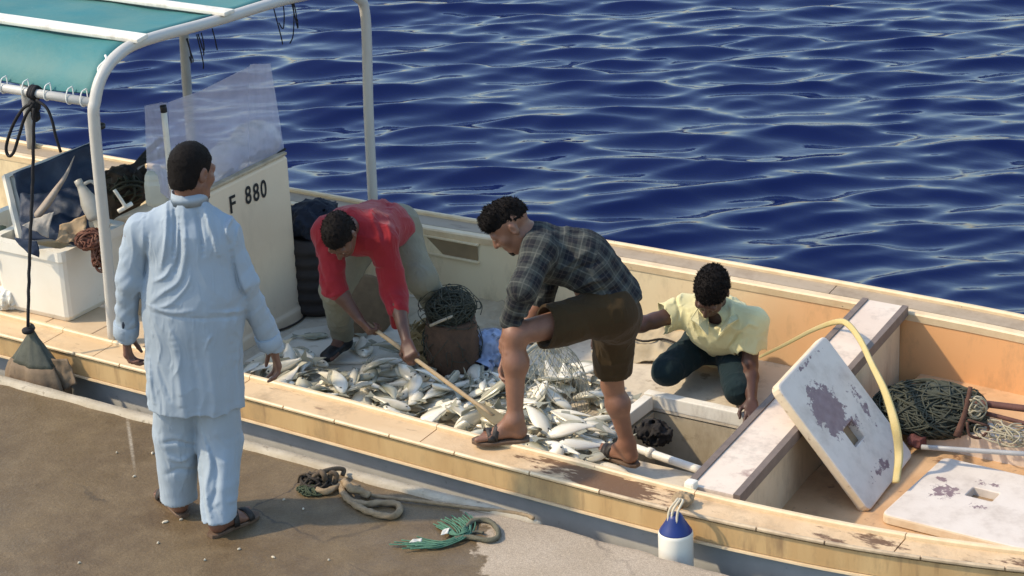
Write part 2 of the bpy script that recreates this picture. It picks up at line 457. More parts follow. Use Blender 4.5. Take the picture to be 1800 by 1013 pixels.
def sandal(heel, toe, side, sole_mat, strap_mat, parent, w=.048):
    """Flat sole under the foot with two cross straps and a heel strap."""
    d = nrm(toe - heel); s = np.cross(d, UP); L = np.linalg.norm(toe - heel) + .03; h0 = heel - d * .012
    up = np.cross(s, d); g = Geo(); rows = []
    for t in np.linspace(0, 1, 13):
        wd = w * np.interp(t, [0, .06, .2, .45, .7, .88, .97, 1], [.35, .62, .74, .72, .98, .86, .5, .2]); off = .006 * side * math.sin(t * 3.0)
        c = h0 + d * L * t + s * off
        rows.append([c - s * wd - up * .016, c + s * wd - up * .016, c + s * (wd + .003) - up * .003, c + s * wd + up * .001, c - s * wd + up * .001, c - s * (wd + .003) - up * .003])
    g.loft(rows); so = g.build("sandal_sole", sole_mat, parent, False)
    def strap(t, tilt, hgt, wd, wid=.012):
        g = Geo(); c = h0 + d * L * t; pts = []
        for a in np.linspace(0, math.pi, 9):
            pts.append(c + s * math.cos(a) * wd + up * (math.sin(a) * hgt + .002) + d * tilt * math.cos(a))
        rows = []
        for i, p in enumerate(pts):
            tt = nrm(pts[min(i + 1, 8)] - pts[max(i - 1, 0)]); b = nrm(np.cross(tt, d)); e = nrm(np.cross(b, tt))
            rows.append([p - e * wid, p + e * wid, p + e * wid + b * -.004, p - e * wid + b * -.004])
        g.loft(rows); g.build("sandal_strap", strap_mat, parent, True)
    strap(.70, .012, .046, w * .98, .015); strap(.52, -.02, .064, w * .86, .014)
    return so

def cloth_uv(o, V, bones, off=None):
    """UV in metres: u around the nearest bone, v along it (for the woven check)."""
    n = len(V); best = np.full(n, 1e9); U = np.zeros((n, 2))
    for (a, b, ref, rad, v0) in bones:
        ba = b - a; L = np.linalg.norm(ba); ax = ba / L
        t = np.clip(((V - a) @ ax) / L, 0, 1); c = a + t[:, None] * ba; e = V - c; d = np.linalg.norm(e, axis=1) - rad
        rf = nrm(ref - ax * (ref @ ax)); sd = np.cross(ax, rf)
        ang = np.arctan2(e @ sd, e @ rf)
        mk = d < best; best[mk] = d[mk]; U[mk, 0] = (ang * rad)[mk]; U[mk, 1] = ((V - a) @ ax)[mk] + v0
    me = o.data; uv = me.uv_layers.new(name="UVMap"); li = np.zeros(len(me.loops), np.int32); me.loops.foreach_get("vertex_index", li)
    uv.data.foreach_set("uv", U[li].astype(np.float32).ravel())

def folds(dirn, across, fa, fl, amp, seed=0.0, ridge=True):
    """Cloth folds: ridged noise stretched along dirn."""
    dirn = nrm(dirn); across = nrm(across); third = np.cross(dirn, across)
    def fn(x, y, z):
        p = x * dirn[0] + y * dirn[1] + z * dirn[2]; q = x * across[0] + y * across[1] + z * across[2]; r = x * third[0] + y * third[1] + z * third[2]
        wv = .35 * vnoise(p * 7 + seed, q * 7, r * 7)
        n = vnoise(p * fl + seed, q * fa + wv * 2, r * fa + seed)
        if ridge: n = .62 - np.abs(n) ** .65 * 1.35
        return amp * n
    return fn
def crease(lines, nrmdir=None, minfacing=None):
    """Explicit fold lines: (list of 3-D points, amplitude, width); positive is a ridge. Distance measured across the line,
    ignoring the direction `nrmdir` (so a line drawn on the front of the cloth follows its relief)."""
    segs = []
    for pts, amp, wd in lines:
        p = spline(pts, 5)
        for i in range(len(p) - 1): segs.append((p[i], p[i + 1], amp * min(1, 3 * (i + 1) / len(p), 3 * (len(p) - i) / len(p)), wd))
    groups = {}
    def fn(x, y, z):
        out = np.zeros_like(x); P3 = np.stack([x, y, z], 1); nd = nrm(nrmdir) if nrmdir is not None else None
        allmax = np.zeros_like(x); allmin = np.zeros_like(x)
        for a, b, amp, wd in segs:
            ba = b - a; e = P3 - a
            if nd is not None: ba = ba - nd * (ba @ nd); e = e - np.outer(e @ nd, nd)
            t = np.clip(e @ ba / (ba @ ba + 1e-9), 0, 1); dd = ((e - t[:, None] * ba) ** 2).sum(1)
            v = amp * np.exp(-dd / wd ** 2)
            if amp > 0: allmax = np.maximum(allmax, v)
            else: allmin = np.minimum(allmin, v)
        return allmax + allmin
    return fn

# ------------------------------------------------------------------ people
def skin_mat(name, col, col2):
    m = mat(name, col, 0.46, col2, 7, .8, .10, 220, .4, col3=tuple(c * 1.22 for c in col), scale3=16, sharp3=(.5, .8))
    b = m.node_tree.nodes["Principled BSDF"]; b.inputs["Subsurface Weight"].default_value = .06
    b.inputs["Subsurface Radius"].default_value = (.012, .005, .003); b.inputs["Subsurface Scale"].default_value = .5
    return m
SK1 = skin_mat("skin_brown", (.20, .098, .062), (.15, .070, .045))
SK2 = skin_mat("skin_dark", (.115, .055, .036), (.085, .040, .026))
SK3 = skin_mat("skin_tan", (.235, .115, .070), (.17, .080, .050))
SK4 = skin_mat("skin_deep", (.085, .042, .030), (.06, .03, .021))
HAIR = mat("hair_black", (.007, .0055, .005), .7, (.012, .009, .008), 60, .6, .5, 260, .12)
EYE = mat("eye_white", (.55, .52, .48), .15, None)
SOLE = mat("sandal_sole_brown", (.15, .095, .06), .75, (.09, .055, .035), 20, .6, .3, 90)
STRAP = mat("sandal_strap_black", (.018, .015, .013), .55, (.04, .03, .025), 30, .5, .3, 120)
SHOE = mat("shoe_black", (.010, .010, .011), .5, (.02, .02, .02), 20, .5, .2, 90)

def limbs(B, J, arm=1.0, leg=1.0):
    for s in 'LR':
        if 'el' + s in J:
            B.cap(J['sh' + s], J['el' + s], .052 * arm, .040 * arm, .03)
            e, w = J['el' + s], J['wr' + s]; B.cap(e, e * .65 + w * .35, .041 * arm, .042 * arm, .02); B.cap(e * .65 + w * .35, w, .042 * arm, .0265 * arm, .02)
        if 'kn' + s in J:
            h, k, a = J['hip' + s], J['kn' + s], J['an' + s]
            B.cap(h, k, .085 * leg, .056 * leg, .04); c = k * .68 + a * .32; bk = nrm(nrm(k - h) * 1 + nrm(k - a) * .0 + (h - k) * 0)
            bend = nrm((k - h) / np.linalg.norm(k - h) + (k - a) / np.linalg.norm(k - a) + 1e-6)
            B.cap(k, c, .052 * leg, .056 * leg, .03); B.cap(c, a, .056 * leg, .036 * leg, .03)
            B.ell(c - bend * .014, np.eye(3), (.05 * leg, .05 * leg, .05 * leg), .04)

# ---- man in the pale blue tunic, standing on the quay with his back to us
def man_blue():
    D = -.62
    J = dict(neck=PD(334, 368, D), shL=PD(246, 402, D), shR=PD(394, 408, D), elL=PD(226, 494, D - .02), wrL=PD(222, 590, D + .03),
             elR=PD(431, 496, D), wrR=PD(480, 612, D + .10), hipL=PD(304, 600, D), hipR=PD(372, 606, D), knL=PD(310, 762, D + .05), knR=PD(387, 778, D + .02))
    heL, toL = P(323, 903, .018), P(280, 862, .018); heR, toR = P(372, 938, .018), P(448, 902, .018)
    J['anL'] = heL + nrm(toL - heL) * .045 + UP * .085; J['anR'] = heR + nrm(toR - heR) * .045 + UP * .085
    hc = PD(337, 303, D + .02)
    f = nrm(FW * .78 + RT * .58 - UP * .28); u = nrm(UP + FW * .18 + RT * .08)
    root = thing("person", (.03, -.72, 0), "man in a pale blue tunic and trousers standing on the quay, back turned", "person")
    lo, hi = bounds({**J, 'h': hc, 'a': heL, 'b': heR, 'c': toL, 'd': toR, 'e': PD(490, 668, D + .1), 'g': PD(225, 640, D)}, .17)
    B = Sdf(lo, hi, .0058)
    add_head(B, hc, f, u, 1.02, J['neck'])
    B.cap(J['shL'] + UP * -.02, J['shR'] + UP * -.02, .07, .07, .03); B.cap(PD(336, 430, D), PD(338, 560, D), .14, .135, .05, n=FW, q=.62); B.cap(J['hipL'], J['hipR'], .10, .10, .05, n=FW, q=.9)
    limbs(B, J, .86)
    add_hand(B, J['wrL'], PD(226, 640, D + .03) - J['wrL'], RT + FW * -.1, -1, 1.0, .75, .08, .8)
    add_hand(B, J['wrR'], PD(497, 676, D + .12) - J['wrR'], -RT * .8 - FW * .35, 1, 1.0, .55, .1, .6)
    add_foot(B, J['anL'], heL, toL, 1); add_foot(B, J['anR'], heR, toR, -1)
    V, Q = B.surface(); mesh("body", V, Q, SK1, root)
    hair(hc, f, u, 1.02, HAIR, root, thick=.008, amp=.0016, freq=60, nape=-.082, side=.005, tuft=(900, .0035, .0))
    beard(hc, f, u, 1.02, HAIR, root, grow=.003)
    eyes(hc, f, u, 1.02, EYE, root)
    CL = cloth("cloth_pale_blue", (.325, .385, .440), (.29, .35, .405), .85, 500, .15, 3, .5)
    # tunic
    T = Sdf(bounds({**J, 'a': PD(250, 740, D), 'b': PD(440, 750, D)}, .16)[0], bounds({**J, 'a': PD(250, 740, D), 'b': PD(440, 760, D)}, .16)[1], .0044)
    T.cap(PD(336, 432, D), PD(338, 545, D), .191, .203, .05, n=FW, q=.65)
    T.cap(J['shL'] - UP * .035 + RT * .03, J['shR'] - UP * .035 - RT * .03, .083, .083, .05, n=FW, q=.95)
    T.cap(J['shL'] + RT * .02 - UP * .01, J['neck'] + UP * .005, .060, .062, .04); T.cap(J['shR'] - RT * .02 - UP * .01, J['neck'] + UP * .005, .060, .062, .04)
    T.cap(PD(338, 520, D), PD(346, 780, D), .207, .215, .06, n=FW, q=.63)
    for s in 'LR':
        T.cap(J['sh' + s], J['el' + s], .066, .054, .022); T.cap(J['el' + s], J['wr' + s], .054, .046, .02)
    hem = P(346, 735, .0); z_hem = PD(346, 733, D)[2]
    ed = nrm(J['wrL'] - J['elL']); T.plane(PD(346, 733, D), -UP - RT * .09) if False else None
    # cut hem only below the sleeves: hem plane is far lower than the wrists
    X = PD(346, 735, D - .13)
    T.plane(X, -UP - RT * .05)
    # shape folds
    pl = lambda pts: [PD(x, y, D - .13) for x, y in pts]
    L = [(pl([(318, 372), (326, 430), (322, 470), (312, 496), (284, 516), (262, 538)]), .009, .012),
         (pl([(284, 352), (290, 400), (288, 440), (282, 474)]), .012, .011), (pl([(300, 362), (306, 410), (304, 452)]), -.012, .010),
         (pl([(312, 392), (315, 440), (308, 480)]), -.013, .009),
         (pl([(350, 365), (362, 392), (374, 420), (382, 452)]), .013, .012), (pl([(338, 372), (350, 410), (356, 450)]), -.010, .011),
         (pl([(334, 470), (330, 500), (300, 532), (268, 546)]), .006, .010), (pl([(268, 500), (290, 486), (300, 470)]), .008, .010),
         (pl([(400, 430), (396, 410), (408, 392)]), .014, .010), (pl([(412, 440), (416, 412), (424, 398)]), .009, .009),
         (pl([(246, 552), (300, 556), (340, 558), (400, 564), (432, 574)]), -.003, .009), (pl([(250, 540), (300, 548), (340, 544)]), .006, .012), (pl([(360, 548), (410, 556), (430, 562)]), .004, .010),
         (pl([(258, 420), (252, 460), (250, 520)]), -.008, .012), (pl([(402, 440), (412, 500), (430, 545)]), -.012, .012),
         (pl([(300, 585), (312, 640), (322, 730)]), .009, .022), (pl([(274, 640), (286, 672), (300, 704)]), -.004, .012), (pl([(258, 640), (262, 690), (268, 715)]), .007, .012),
         (pl([(360, 590), (372, 650), (380, 745)]), .008, .024), (pl([(338, 600), (346, 680), (350, 735)]), -.007, .020), (pl([(372, 590), (366, 600), (360, 620)]), .008, .010),
         (pl([(405, 600), (410, 680), (412, 745)]), -.006, .02)]
    L = [(p, a * 1.4, w * .9) for p, a, w in L]; cf = crease(L, FW)
    nz = folds(UP + RT * .3, RT, 21, 4.5, .0066, 3.0); nz2 = folds(RT, UP, 14, 5, .0030, 9.0, False)
    ctr = PD(338, 560, D)
    def tn(x, y, z):
        dep = (x - ctr[0]) * FW[0] + (y - ctr[1]) * FW[1]; back = np.clip(.5 - dep / .06, 0, 1)
        lat = (x - ctr[0]) * RT[0] + (y - ctr[1]) * RT[1]; mid = np.clip((.26 - np.abs(lat)) / .03, 0, 1)
        arm = 1 - np.clip((.24 - np.abs(lat)) / .04, 0, 1)
        slv = .005 * arm * (vnoise(z * 22 + lat * 20, x * 9, y * 9) + .8 * vnoise(z * 40 - lat * 30, x * 14, y * 14 + 4))
        return cf(x, y, z) * back * mid + nz(x, y, z) * (1 - .45 * arm) + nz2(x, y, z) + slv
    T.disp(tn, .03)
    # hollow hem
    T.cap(PD(340, 722, D), PD(346, 840, D), .180, .185, .006, 'sub', n=FW, q=.58)
    # sleeve ends
    for s, px in (('L', PD(222, 582, D + .03)), ('R', PD(475, 602, D + .09))):
        d = nrm(J['wr' + s] - J['el' + s]); T.cap(px + d * .050, px + d * .075, .041, .041, .006, 'sub'); 
    V, Q = T.surface(); mesh("tunic", V, Q, CL, root)
    # collar and cuffs
    g = Geo(); nb = J['neck'] + UP * .060 + FW * .008; rows = []
    for t in np.linspace(0, 2 * np.pi, 29):
        o = RT * math.cos(t) * .078 + FW * math.sin(t) * .076; hgt = .048 if math.sin(t) < .8 else .03
        rows.append([nb + o * 1.04 - UP * .03, nb + o * .94 + UP * hgt * .45 , nb + o * .88 + UP * hgt * .42, nb + o * .95 - UP * .02])
    g.loft(rows, caps=False); g.build("collar", CL, root, True)
    for s, px in (('L', (222, 578, D + .03)), ('R', (472, 597, D + .085))):
        c = PD(*px); d = nrm(J['wr' + s] - J['el' + s]); g = Geo()
        g.lathe([(.0545, -.030), (.0562, -.029), (.0560, .028), (.054, .031), (.050, .030), (.050, -.028)], c, 20, d); g.build("cuff", CL, root, True)
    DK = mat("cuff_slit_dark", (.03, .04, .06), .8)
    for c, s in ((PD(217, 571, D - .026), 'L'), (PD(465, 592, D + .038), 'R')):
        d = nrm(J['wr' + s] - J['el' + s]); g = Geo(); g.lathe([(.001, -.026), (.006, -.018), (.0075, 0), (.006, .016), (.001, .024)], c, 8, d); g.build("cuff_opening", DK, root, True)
    # trousers
    S = Sdf(bounds({k: J[k] for k in ('hipL', 'hipR', 'anL', 'anR', 'knL', 'knR')}, .16)[0], bounds({k: J[k] for k in ('hipL', 'hipR', 'anL', 'anR', 'knL', 'knR')}, .16)[1], .006)
    hems = []
    for s, ex in (('L', (315, 866)), ('R', (393, 912))):
        b = PD(ex[0], ex[1] + 14, D + (.06 if s == 'L' else -.03))
        an = J['an' + s] - UP * .05
        S.cap(J['hip' + s] - UP * .12, J['kn' + s], .098, .100, .02); S.cap(J['kn' + s], an, .102, .077, .02)
        hems.append(an)
    S.cap(J['hipL'] - UP * .1, J['hipR'] - UP * .1, .10, .10, .04, n=FW, q=.8)
    plt = lambda pts: [PD(x, y, D - .05) for x, y in pts]
    cl = crease([(plt([(352, 752), (372, 800), (366, 846), (380, 890)]), .014, .013), (plt([(360, 760), (384, 820), (380, 870)]), -.010, .010), (plt([(352, 800), (360, 850), (372, 896)]), -.009, .011),
                 (plt([(282, 782), (310, 776), (338, 790)]), -.010, .010), (plt([(286, 800), (314, 812), (336, 806)]), .009, .012), (plt([(290, 840), (312, 828), (340, 838)]), -.008, .011),
                 (plt([(400, 780), (396, 840), (402, 890)]), .007, .02), (plt([(420, 770), (424, 840), (420, 900)]), -.005, .02), (plt([(372, 872), (392, 860), (424, 866)]), .006, .012)], FW)
    zz = folds(UP + RT * .5, RT, 13, 6, .005, 21.0); z2 = folds(RT + UP * .3, UP, 22, 5, .004, 31.0, False)
    S.disp(lambda x, y, z: cl(x, y, z) + zz(x, y, z) + z2(x, y, z) * np.clip(1.2 - z * 2, 0, 1), .03)
    for an in hems: S.cap(an - UP * .135, an - UP * .24, .17, .17, .004, 'sub')
    V, Q = S.surface(); mesh("trousers", V, Q, CL, root)
    sandal(heL - UP * .001, toL - UP * .001, 1, SOLE, STRAP, root); sandal(heR - UP * .001, toR - UP * .001, -1, SOLE, STRAP, root)
    return root

# ---- man in red, bent over and raking the catch
POLE_A = PD(650, 573, 1.34); POLE_B = P(866, 731, -.16)
def man_red():
    J = dict(neck=PD(622, 392, 1.50), shL=PD(576, 408, 1.50), shR=PD(672, 424, 1.46), hipL=PD(650, 402, 1.90), hipR=PD(700, 398, 1.98),
             elL=PD(586, 500, 1.40), elR=PD(694, 512, 1.42), knL=PD(590, 506, 1.66), knR=PD(742, 492, 1.76))
    heL, toL = P(612, 606, -.285), P(572, 634, -.285); heR, toR = P(788, 590, -.285), P(800, 634, -.285)
    J['anL'] = heL + nrm(toL - heL) * .05 + UP * .085; J['anR'] = heR + nrm(toR - heR) * .05 + UP * .085
    pd = nrm(POLE_B - POLE_A); G1 = POLE_A + pd * .03; G2 = POLE_A + (POLE_B - POLE_A) * .36
    d1 = nrm(G1 - J['elL'] + np.array([0, 0, -.02])); n1 = nrm(np.cross(pd, d1)); n1 = n1 if n1 @ FW > 0 else -n1
    J['wrL'] = G1 - d1 * .088 - n1 * .026
    d2 = nrm(G2 - J['elR']); n2 = nrm(np.cross(pd, d2)); n2 = n2 if n2 @ FW > 0 else -n2
    J['wrR'] = G2 - d2 * .088 - n2 * .026
    hc = PD(597, 414, 1.27); f = nrm(-UP * .80 - FW * .52 - RT * .10); u = nrm(-FW * .62 + UP * .62 - RT * .22)
    root = thing("person", P(680, 630, -.3), "man in a red shirt and grey trousers bent over raking the fish", "person")
    lo, hi = bounds({**J, 'h': hc, 'a': heL, 'b': heR, 'c': toL, 'd': toR, 'e': G1, 'g': G2}, .17)
    B = Sdf(lo, hi, .0058); add_head(B, hc, f, u, .98, J['neck'])
    hm = (J['hipL'] + J['hipR']) / 2; lat = nrm(J['shR'] - J['shL']); ax = nrm(J['neck'] - hm); bn = nrm(np.cross(ax, lat)); bn = bn if bn[2] > 0 else -bn
    B.cap(J['shL'], J['shR'], .065, .065, .03); B.cap(hm, J['neck'] - ax * .08 - bn * .03, .12, .125, .05, n=bn, q=.65); B.cap(J['hipL'], J['hipR'], .09, .09, .05)
    limbs(B, J)
    add_hand(B, J['wrL'], d1, n1, -1 if (np.cross(d1, n1) @ pd) > 0 else 1, 1.0, 1.25, .02, .9); add_hand(B, J['wrR'], d2, n2, -1 if (np.cross(d2, n2) @ pd) > 0 else 1, 1.0, 1.25, .02, .9)
    add_foot(B, J['anL'], heL, toL, -1); add_foot(B, J['anR'], heR, toR, 1)
    V, Q = B.surface(); mesh("body", V, Q, SK2, root)
    hair(hc, f, u, .98, HAIR, root, thick=.012, amp=.004, freq=75, side=.006, line=(.05, .05), tuft=(900, .009, .2)); eyes(hc, f, u, .98, EYE, root)
    RED = cloth("cloth_red", (.27, .018, .024), (.22, .014, .020), .8, 450, .15, 6, .5, .15)
    T = Sdf(lo, hi, .006)
    up = bn * .012
    T.cap(hm + ax * .01 + up, J['neck'] - ax * .09 - bn * .035, .165, .185, .04, n=bn, q=.72)
    T.cap(J['shL'] - bn * .01, J['shR'] - bn * .01, .080, .080, .05); T.cap(J['shL'], J['neck'], .06, .066, .04); T.cap(J['shR'], J['neck'], .06, .066, .04)
    T.cap(hm - ax * .05, hm + ax * .1 + up, .155, .165, .04, n=bn, q=.78)
    T.cap(J['shL'], J['elL'], .078, .068, .025); e = J['elL']; T.cap(e, e + (J['wrL'] - e) * .16, .068, .058, .02)
    T.cap(J['shR'], J['elR'], .078, .070, .025); e = J['elR']; T.cap(e, e + (J['wrR'] - e) * .35, .070, .056, .02); T.cap(e + UP * -.01 - RT * .01, PD(697, 575, 1.44), .052, .016, .03)
    T.plane(hm - ax * .075, -ax - bn * .0, .02)
    nz = folds(ax, lat, 15, 4, .007, 5.0); nz2 = folds(lat, UP, 22, 6, .004, 8.0, False)
    cs = crease([([PD(x, y, 1.7) for x, y in l], a, w) for l, a, w in [([(650, 340), (668, 366), (676, 392)], .012, .012), ([(668, 342), (690, 372), (694, 396)], .010, .011), ([(660, 352), (680, 380)], -.010, .010),
                 ([(560, 400), (572, 440), (590, 470)], -.008, .012), ([(560, 470), (582, 478), (606, 470)], .010, .010), ([(562, 488), (584, 496), (606, 486)], -.010, .009),
                 ([(672, 470), (690, 510), (694, 550)], .012, .012), ([(684, 466), (704, 500), (706, 540)], -.010, .010), ([(640, 425), (660, 438), (680, 432)], -.009, .010), ([(610, 350), (640, 346), (680, 356)], -.006, .02)]], FW)
    T.disp(lambda x, y, z: nz(x, y, z) + nz2(x, y, z) + cs(x, y, z), .03)
    V, Q = T.surface(); mesh("shirt", V, Q, RED, root)
    KH = cloth("cloth_grey_green", (.24, .225, .165), (.185, .172, .12), .9, 380, .2, 7, .6)
    S = Sdf(lo, hi, .006)
    for s in 'LR':
        S.cap(J['hip' + s], J['kn' + s], .105, .082, .03); S.cap(J['kn' + s], J['an' + s] + UP * .0, .082, .064, .03)
    S.cap(J['hipL'], J['hipR'], .115, .115, .05); S.cap(hm, hm + ax * .02, .145, .145, .04, n=bn, q=.75)
    z1 = folds(RT + UP * .4, UP, 16, 5, .007, 14.0); z2 = folds(UP, RT, 12, 4, .005, 19.0)
    S.disp(lambda x, y, z: z1(x, y, z) + z2(x, y, z), .03)
    V, Q = S.surface(); mesh("trousers", V, Q, KH, root)
    g = Geo(); hw = hm - ax * .02
    rows = []
    for t in np.linspace(0, 2 * np.pi, 33):
        o = lat * math.cos(t) * .158 + bn * math.sin(t) * .122
        rows.append([hw + o - ax * .035, hw + o * 1.03 - ax * .03, hw + o * 1.03 + ax * -.002, hw + o + ax * .0])
    g.loft(rows, caps=False); g.build("belt", STRAP, root, True)
    for he, to in ((heL, toL), (heR, toR)):
        d = nrm(to - he); K = Sdf(np.minimum(he, to) - .09, np.maximum(he, to) + .13, .005)
        K.cap(he + d * .04 + UP * .03, he + d * .21 + UP * .016, .045, .043, .03, n=UP, q=.75); K.cap(he + d * .045 + UP * .03, he + d * .05 + UP * .085, .044, .046, .03); K.plane(he - UP * .022, -UP)
        V, Q = K.surface(); mesh("shoe", V, Q, SHOE, root)
    return root

# ---- man in a checked shirt, one foot up on the gunwale
def plaid_mat():
    m, N, L, b = nodes_of("cloth_check"); b.inputs["Roughness"].default_value = .85; b.inputs["Specular IOR Level"].default_value = .2
    uv = N.new("ShaderNodeUVMap"); uv.uv_map = "UVMap"; sx = N.new("ShaderNodeSeparateXYZ"); 
    nz = N.new("ShaderNodeTexNoise"); nz.inputs["Scale"].default_value = 9; tc = N.new("ShaderNodeTexCoord"); L.new(tc.outputs["Object"], nz.inputs["Vector"])
    va = N.new("ShaderNodeVectorMath"); va.operation = 'SCALE'; va.inputs["Scale"].default_value = .012; L.new(nz.outputs["Color"], va.inputs[0])
    ad = N.new("ShaderNodeVectorMath"); ad.operation = 'ADD'; L.new(uv.outputs[0], ad.inputs[0]); L.new(va.outputs[0], ad.inputs[1]); L.new(ad.outputs[0], sx.inputs[0])
    def mth(op, a, bv=None):
        n = N.new("ShaderNodeMath"); n.operation = op
        for i, v in enumerate((a, bv)):
            if v is None: continue
            if hasattr(v, "is_output"): L.new(v, n.inputs[i])
            else: n.inputs[i].default_value = v
        return n.outputs[0]
    def band(c, per, w, off=0.0):
        fr = mth('FRACT', mth('ADD', mth('DIVIDE', c, per), off)); return mth('LESS_THAN', fr, w)
    u, v = sx.outputs[0], sx.outputs[1]
    per = .084
    def mixc(fac, A, Bc):
        mx = N.new("ShaderNodeMix"); mx.data_type = 'RGBA'; L.new(fac, mx.inputs["Factor"])
        for k, c in (("A", A), ("B", Bc)):
            if hasattr(c, "is_output"): L.new(c, mx.inputs[k])
            else: mx.inputs[k].default_value = (*c, 1)
        return mx.outputs["Result"]
    wide = mth('MULTIPLY', mth('ADD', band(u, per, .5), band(v, per, .5)), .5)
    thin = mth('MAXIMUM', band(u, per, .07, .28), band(v, per, .07, .28)); thin2 = mth('MAXIMUM', band(u, per, .05, .72), band(v, per, .05, .72))
    c = mixc(wide, (.052, .057, .052), (.012, .013, .017)); c = mixc(mth('MULTIPLY', thin, .32), c, (.16, .165, .14)); c = mixc(mth('MULTIPLY', thin2, .2), c, (.12, .11, .095))
    L.new(c, b.inputs["Base Color"])
    n2 = N.new("ShaderNodeTexNoise"); n2.inputs["Scale"].default_value = 400; bp = N.new("ShaderNodeBump"); bp.inputs["Strength"].default_value = .15; bp.inputs["Distance"].default_value = .01
    L.new(tc.outputs["Object"], n2.inputs["Vector"]); L.new(n2.outputs["Fac"], bp.inputs["Height"]); L.new(bp.outputs[0], b.inputs["Normal"])
    return wrinkle_bump(m)
def man_check():
    J = dict(neck=PD(940, 418, .16), shL=PD(948, 442, .02), shR=PD(966, 436, .32), elL=PD(920, 508, -.14), wrL=PD(896, 572, -.10), elR=PD(950, 532, .30), wrR=PD(893, 622, .06),
             hipL=PD(1072, 548, .07), hipR=PD(1080, 556, .26), knL=PD(905, 588, -.13), knR=PD(1076, 676, .36))
    heL, toL = P(926, 768, .142), P(836, 772, .142); heR, toR = P(1098, 818, -.262), P(1128, 806, -.262) 
    toR = heR + nrm(P(1082, 830, -.262) - heR) * .0 + nrm(P(1074, 790, -.262) - P(1112, 815, -.262)) * .25
    heR = P(1118, 815, -.262); toR = heR + nrm(P(1060, 795, -.262) - heR) * .25
    J['anL'] = heL + nrm(toL - heL) * .05 + UP * .09; J['anR'] = heR + nrm(toR - heR) * .05 + UP * .09
    hc = PD(896, 396, .14); f = nrm(-RT * .74 - UP * .64 - FW * .12); u = nrm(UP * .72 - RT * .60 - FW * .05)
    root = thing("person", P(1010, 760, -.2), "man in a dark checked shirt and brown shorts with one foot on the gunwale", "person")
    lo, hi = bounds({**J, 'h': hc, 'a': heL, 'b': heR, 'c': toL, 'd': toR, 'e': PD(885, 690, 0)}, .17)
    B = Sdf(lo, hi, .0055); add_head(B, hc, f, u, 1.0, J['neck'])
    hm = (J['hipL'] + J['hipR']) / 2; ax = nrm(J['neck'] - hm); lat = nrm(np.cross(ax, FW)); bn = nrm(lat if lat[2] > 0 else -lat)
    mid = PD(1035, 462, .17)
    B.cap(J['shL'], J['shR'], .06, .06, .03); B.cap(J['neck'] + RT * .03 - UP * .05, mid, .12, .12, .05, n=bn, q=.7); B.cap(mid, hm, .12, .12, .05); B.cap(J['hipL'], J['hipR'], .09, .09, .05)
    limbs(B, J, .95, .93)
    add_hand(B, J['wrL'], PD(884, 612, -.14) - J['wrL'], nrm(FW * .5 + RT * .8), 1, 1.0, .35, .12, .4)
    add_hand(B, J['wrR'], PD(880, 682, .0) - J['wrR'], nrm(RT * .6 - FW * .6), -1, 1.0, .6, .1, .7)
    add_foot(B, J['anL'], heL, toL, -1); add_foot(B, J['anR'], heR, toR, 1)
    V, Q = B.surface(); mesh("body", V, Q, SK3, root)
    hair(hc, f, u, 1.0, HAIR, root, thick=.007, amp=.003, freq=60, quiff=.003, side=.000, line=(.055, .048), nape=.0, tuft=(2600, .011, .9))
    beard(hc, f, u, 1.0, HAIR, root, grow=.003); eyes(hc, f, u, 1.0, EYE, root)
    T = Sdf(lo, hi, .006)
    low = PD(1085, 528, .17)
    T.cap(PD(962, 446, .17), mid, .160, .160, .04, n=bn, q=.70); T.cap(mid, low, .162, .168, .04, n=nrm(bn + RT * .4), q=.74)
    T.cap(J['shL'], J['shR'], .078, .078, .05); T.cap(J['shL'], J['neck'] + RT * .005, .058, .062, .04); T.cap(J['shR'], J['neck'] + RT * .005, .058, .062, .04)
    T.cap(J['shL'], J['elL'], .076, .066, .025); T.cap(J['elL'], J['wrL'] + (J['elL'] - J['wrL']) * .12, .066, .052, .02)
    T.cap(J['shR'], J['elR'], .076, .062, .025)
    # shirt tail ends just below the hips
    T.plane(PD(1062, 556, .17), nrm(-ax + np.array([0, 0, -.35])), .02)
    nz = folds(bn + ax * .6, ax, 18, 5, .007, 45.0); nz2 = folds(ax, bn, 16, 5, .005, 55.0)
    cs = crease([([PD(x, y, .02) for x, y in l], a, w) for l, a, w in [([(975, 480), (1005, 458), (1040, 440)], .012, .012), ([(985, 495), (1020, 470), (1055, 462)], -.010, .010), ([(1000, 520), (1030, 495), (1070, 486)], .012, .012),
                 ([(1010, 535), (1050, 512), (1090, 510)], -.010, .011), ([(905, 525), (930, 532)], .010, .009), ([(905, 545), (930, 552)], .010, .009), ([(902, 535), (930, 543)], -.010, .008), ([(960, 395), (985, 410), (1010, 440)], .007, .014)]], FW)
    T.disp(lambda x, y, z: nz(x, y, z) + nz2(x, y, z) + cs(x, y, z), .03)
    V, Q = T.surface(); sh = mesh("checked_shirt", V, Q, plaid_mat(), root)
    cloth_uv(sh, V, [(low, mid, -bn, .14, 0), (mid, PD(945, 430, .17), -bn, .14, np.linalg.norm(mid - low)), (J['shL'], J['elL'], FW, .07, 0), (J['elL'], J['wrL'], FW, .06, np.linalg.norm(J['elL'] - J['shL'])), (J['shR'], J['elR'], FW, .07, 0)])
    BR = cloth("cloth_brown_olive", (.046, .029, .012), (.034, .021, .009), .9, 380, .2, 7, .6)
    S = Sdf(lo, hi, .006)
    kl = J['hipL'] + (J['knL'] - J['hipL']) * .72; kr = J['hipR'] + (J['knR'] - J['hipR']) * .78
    S.cap(J['hipL'], kl, .112, .101, .03); S.cap(J['hipR'], kr, .108, .090, .03); S.cap(J['hipL'], J['hipR'], .125, .125, .05); S.cap(hm, hm + ax * .05, .15, .15, .04, n=bn, q=.8)
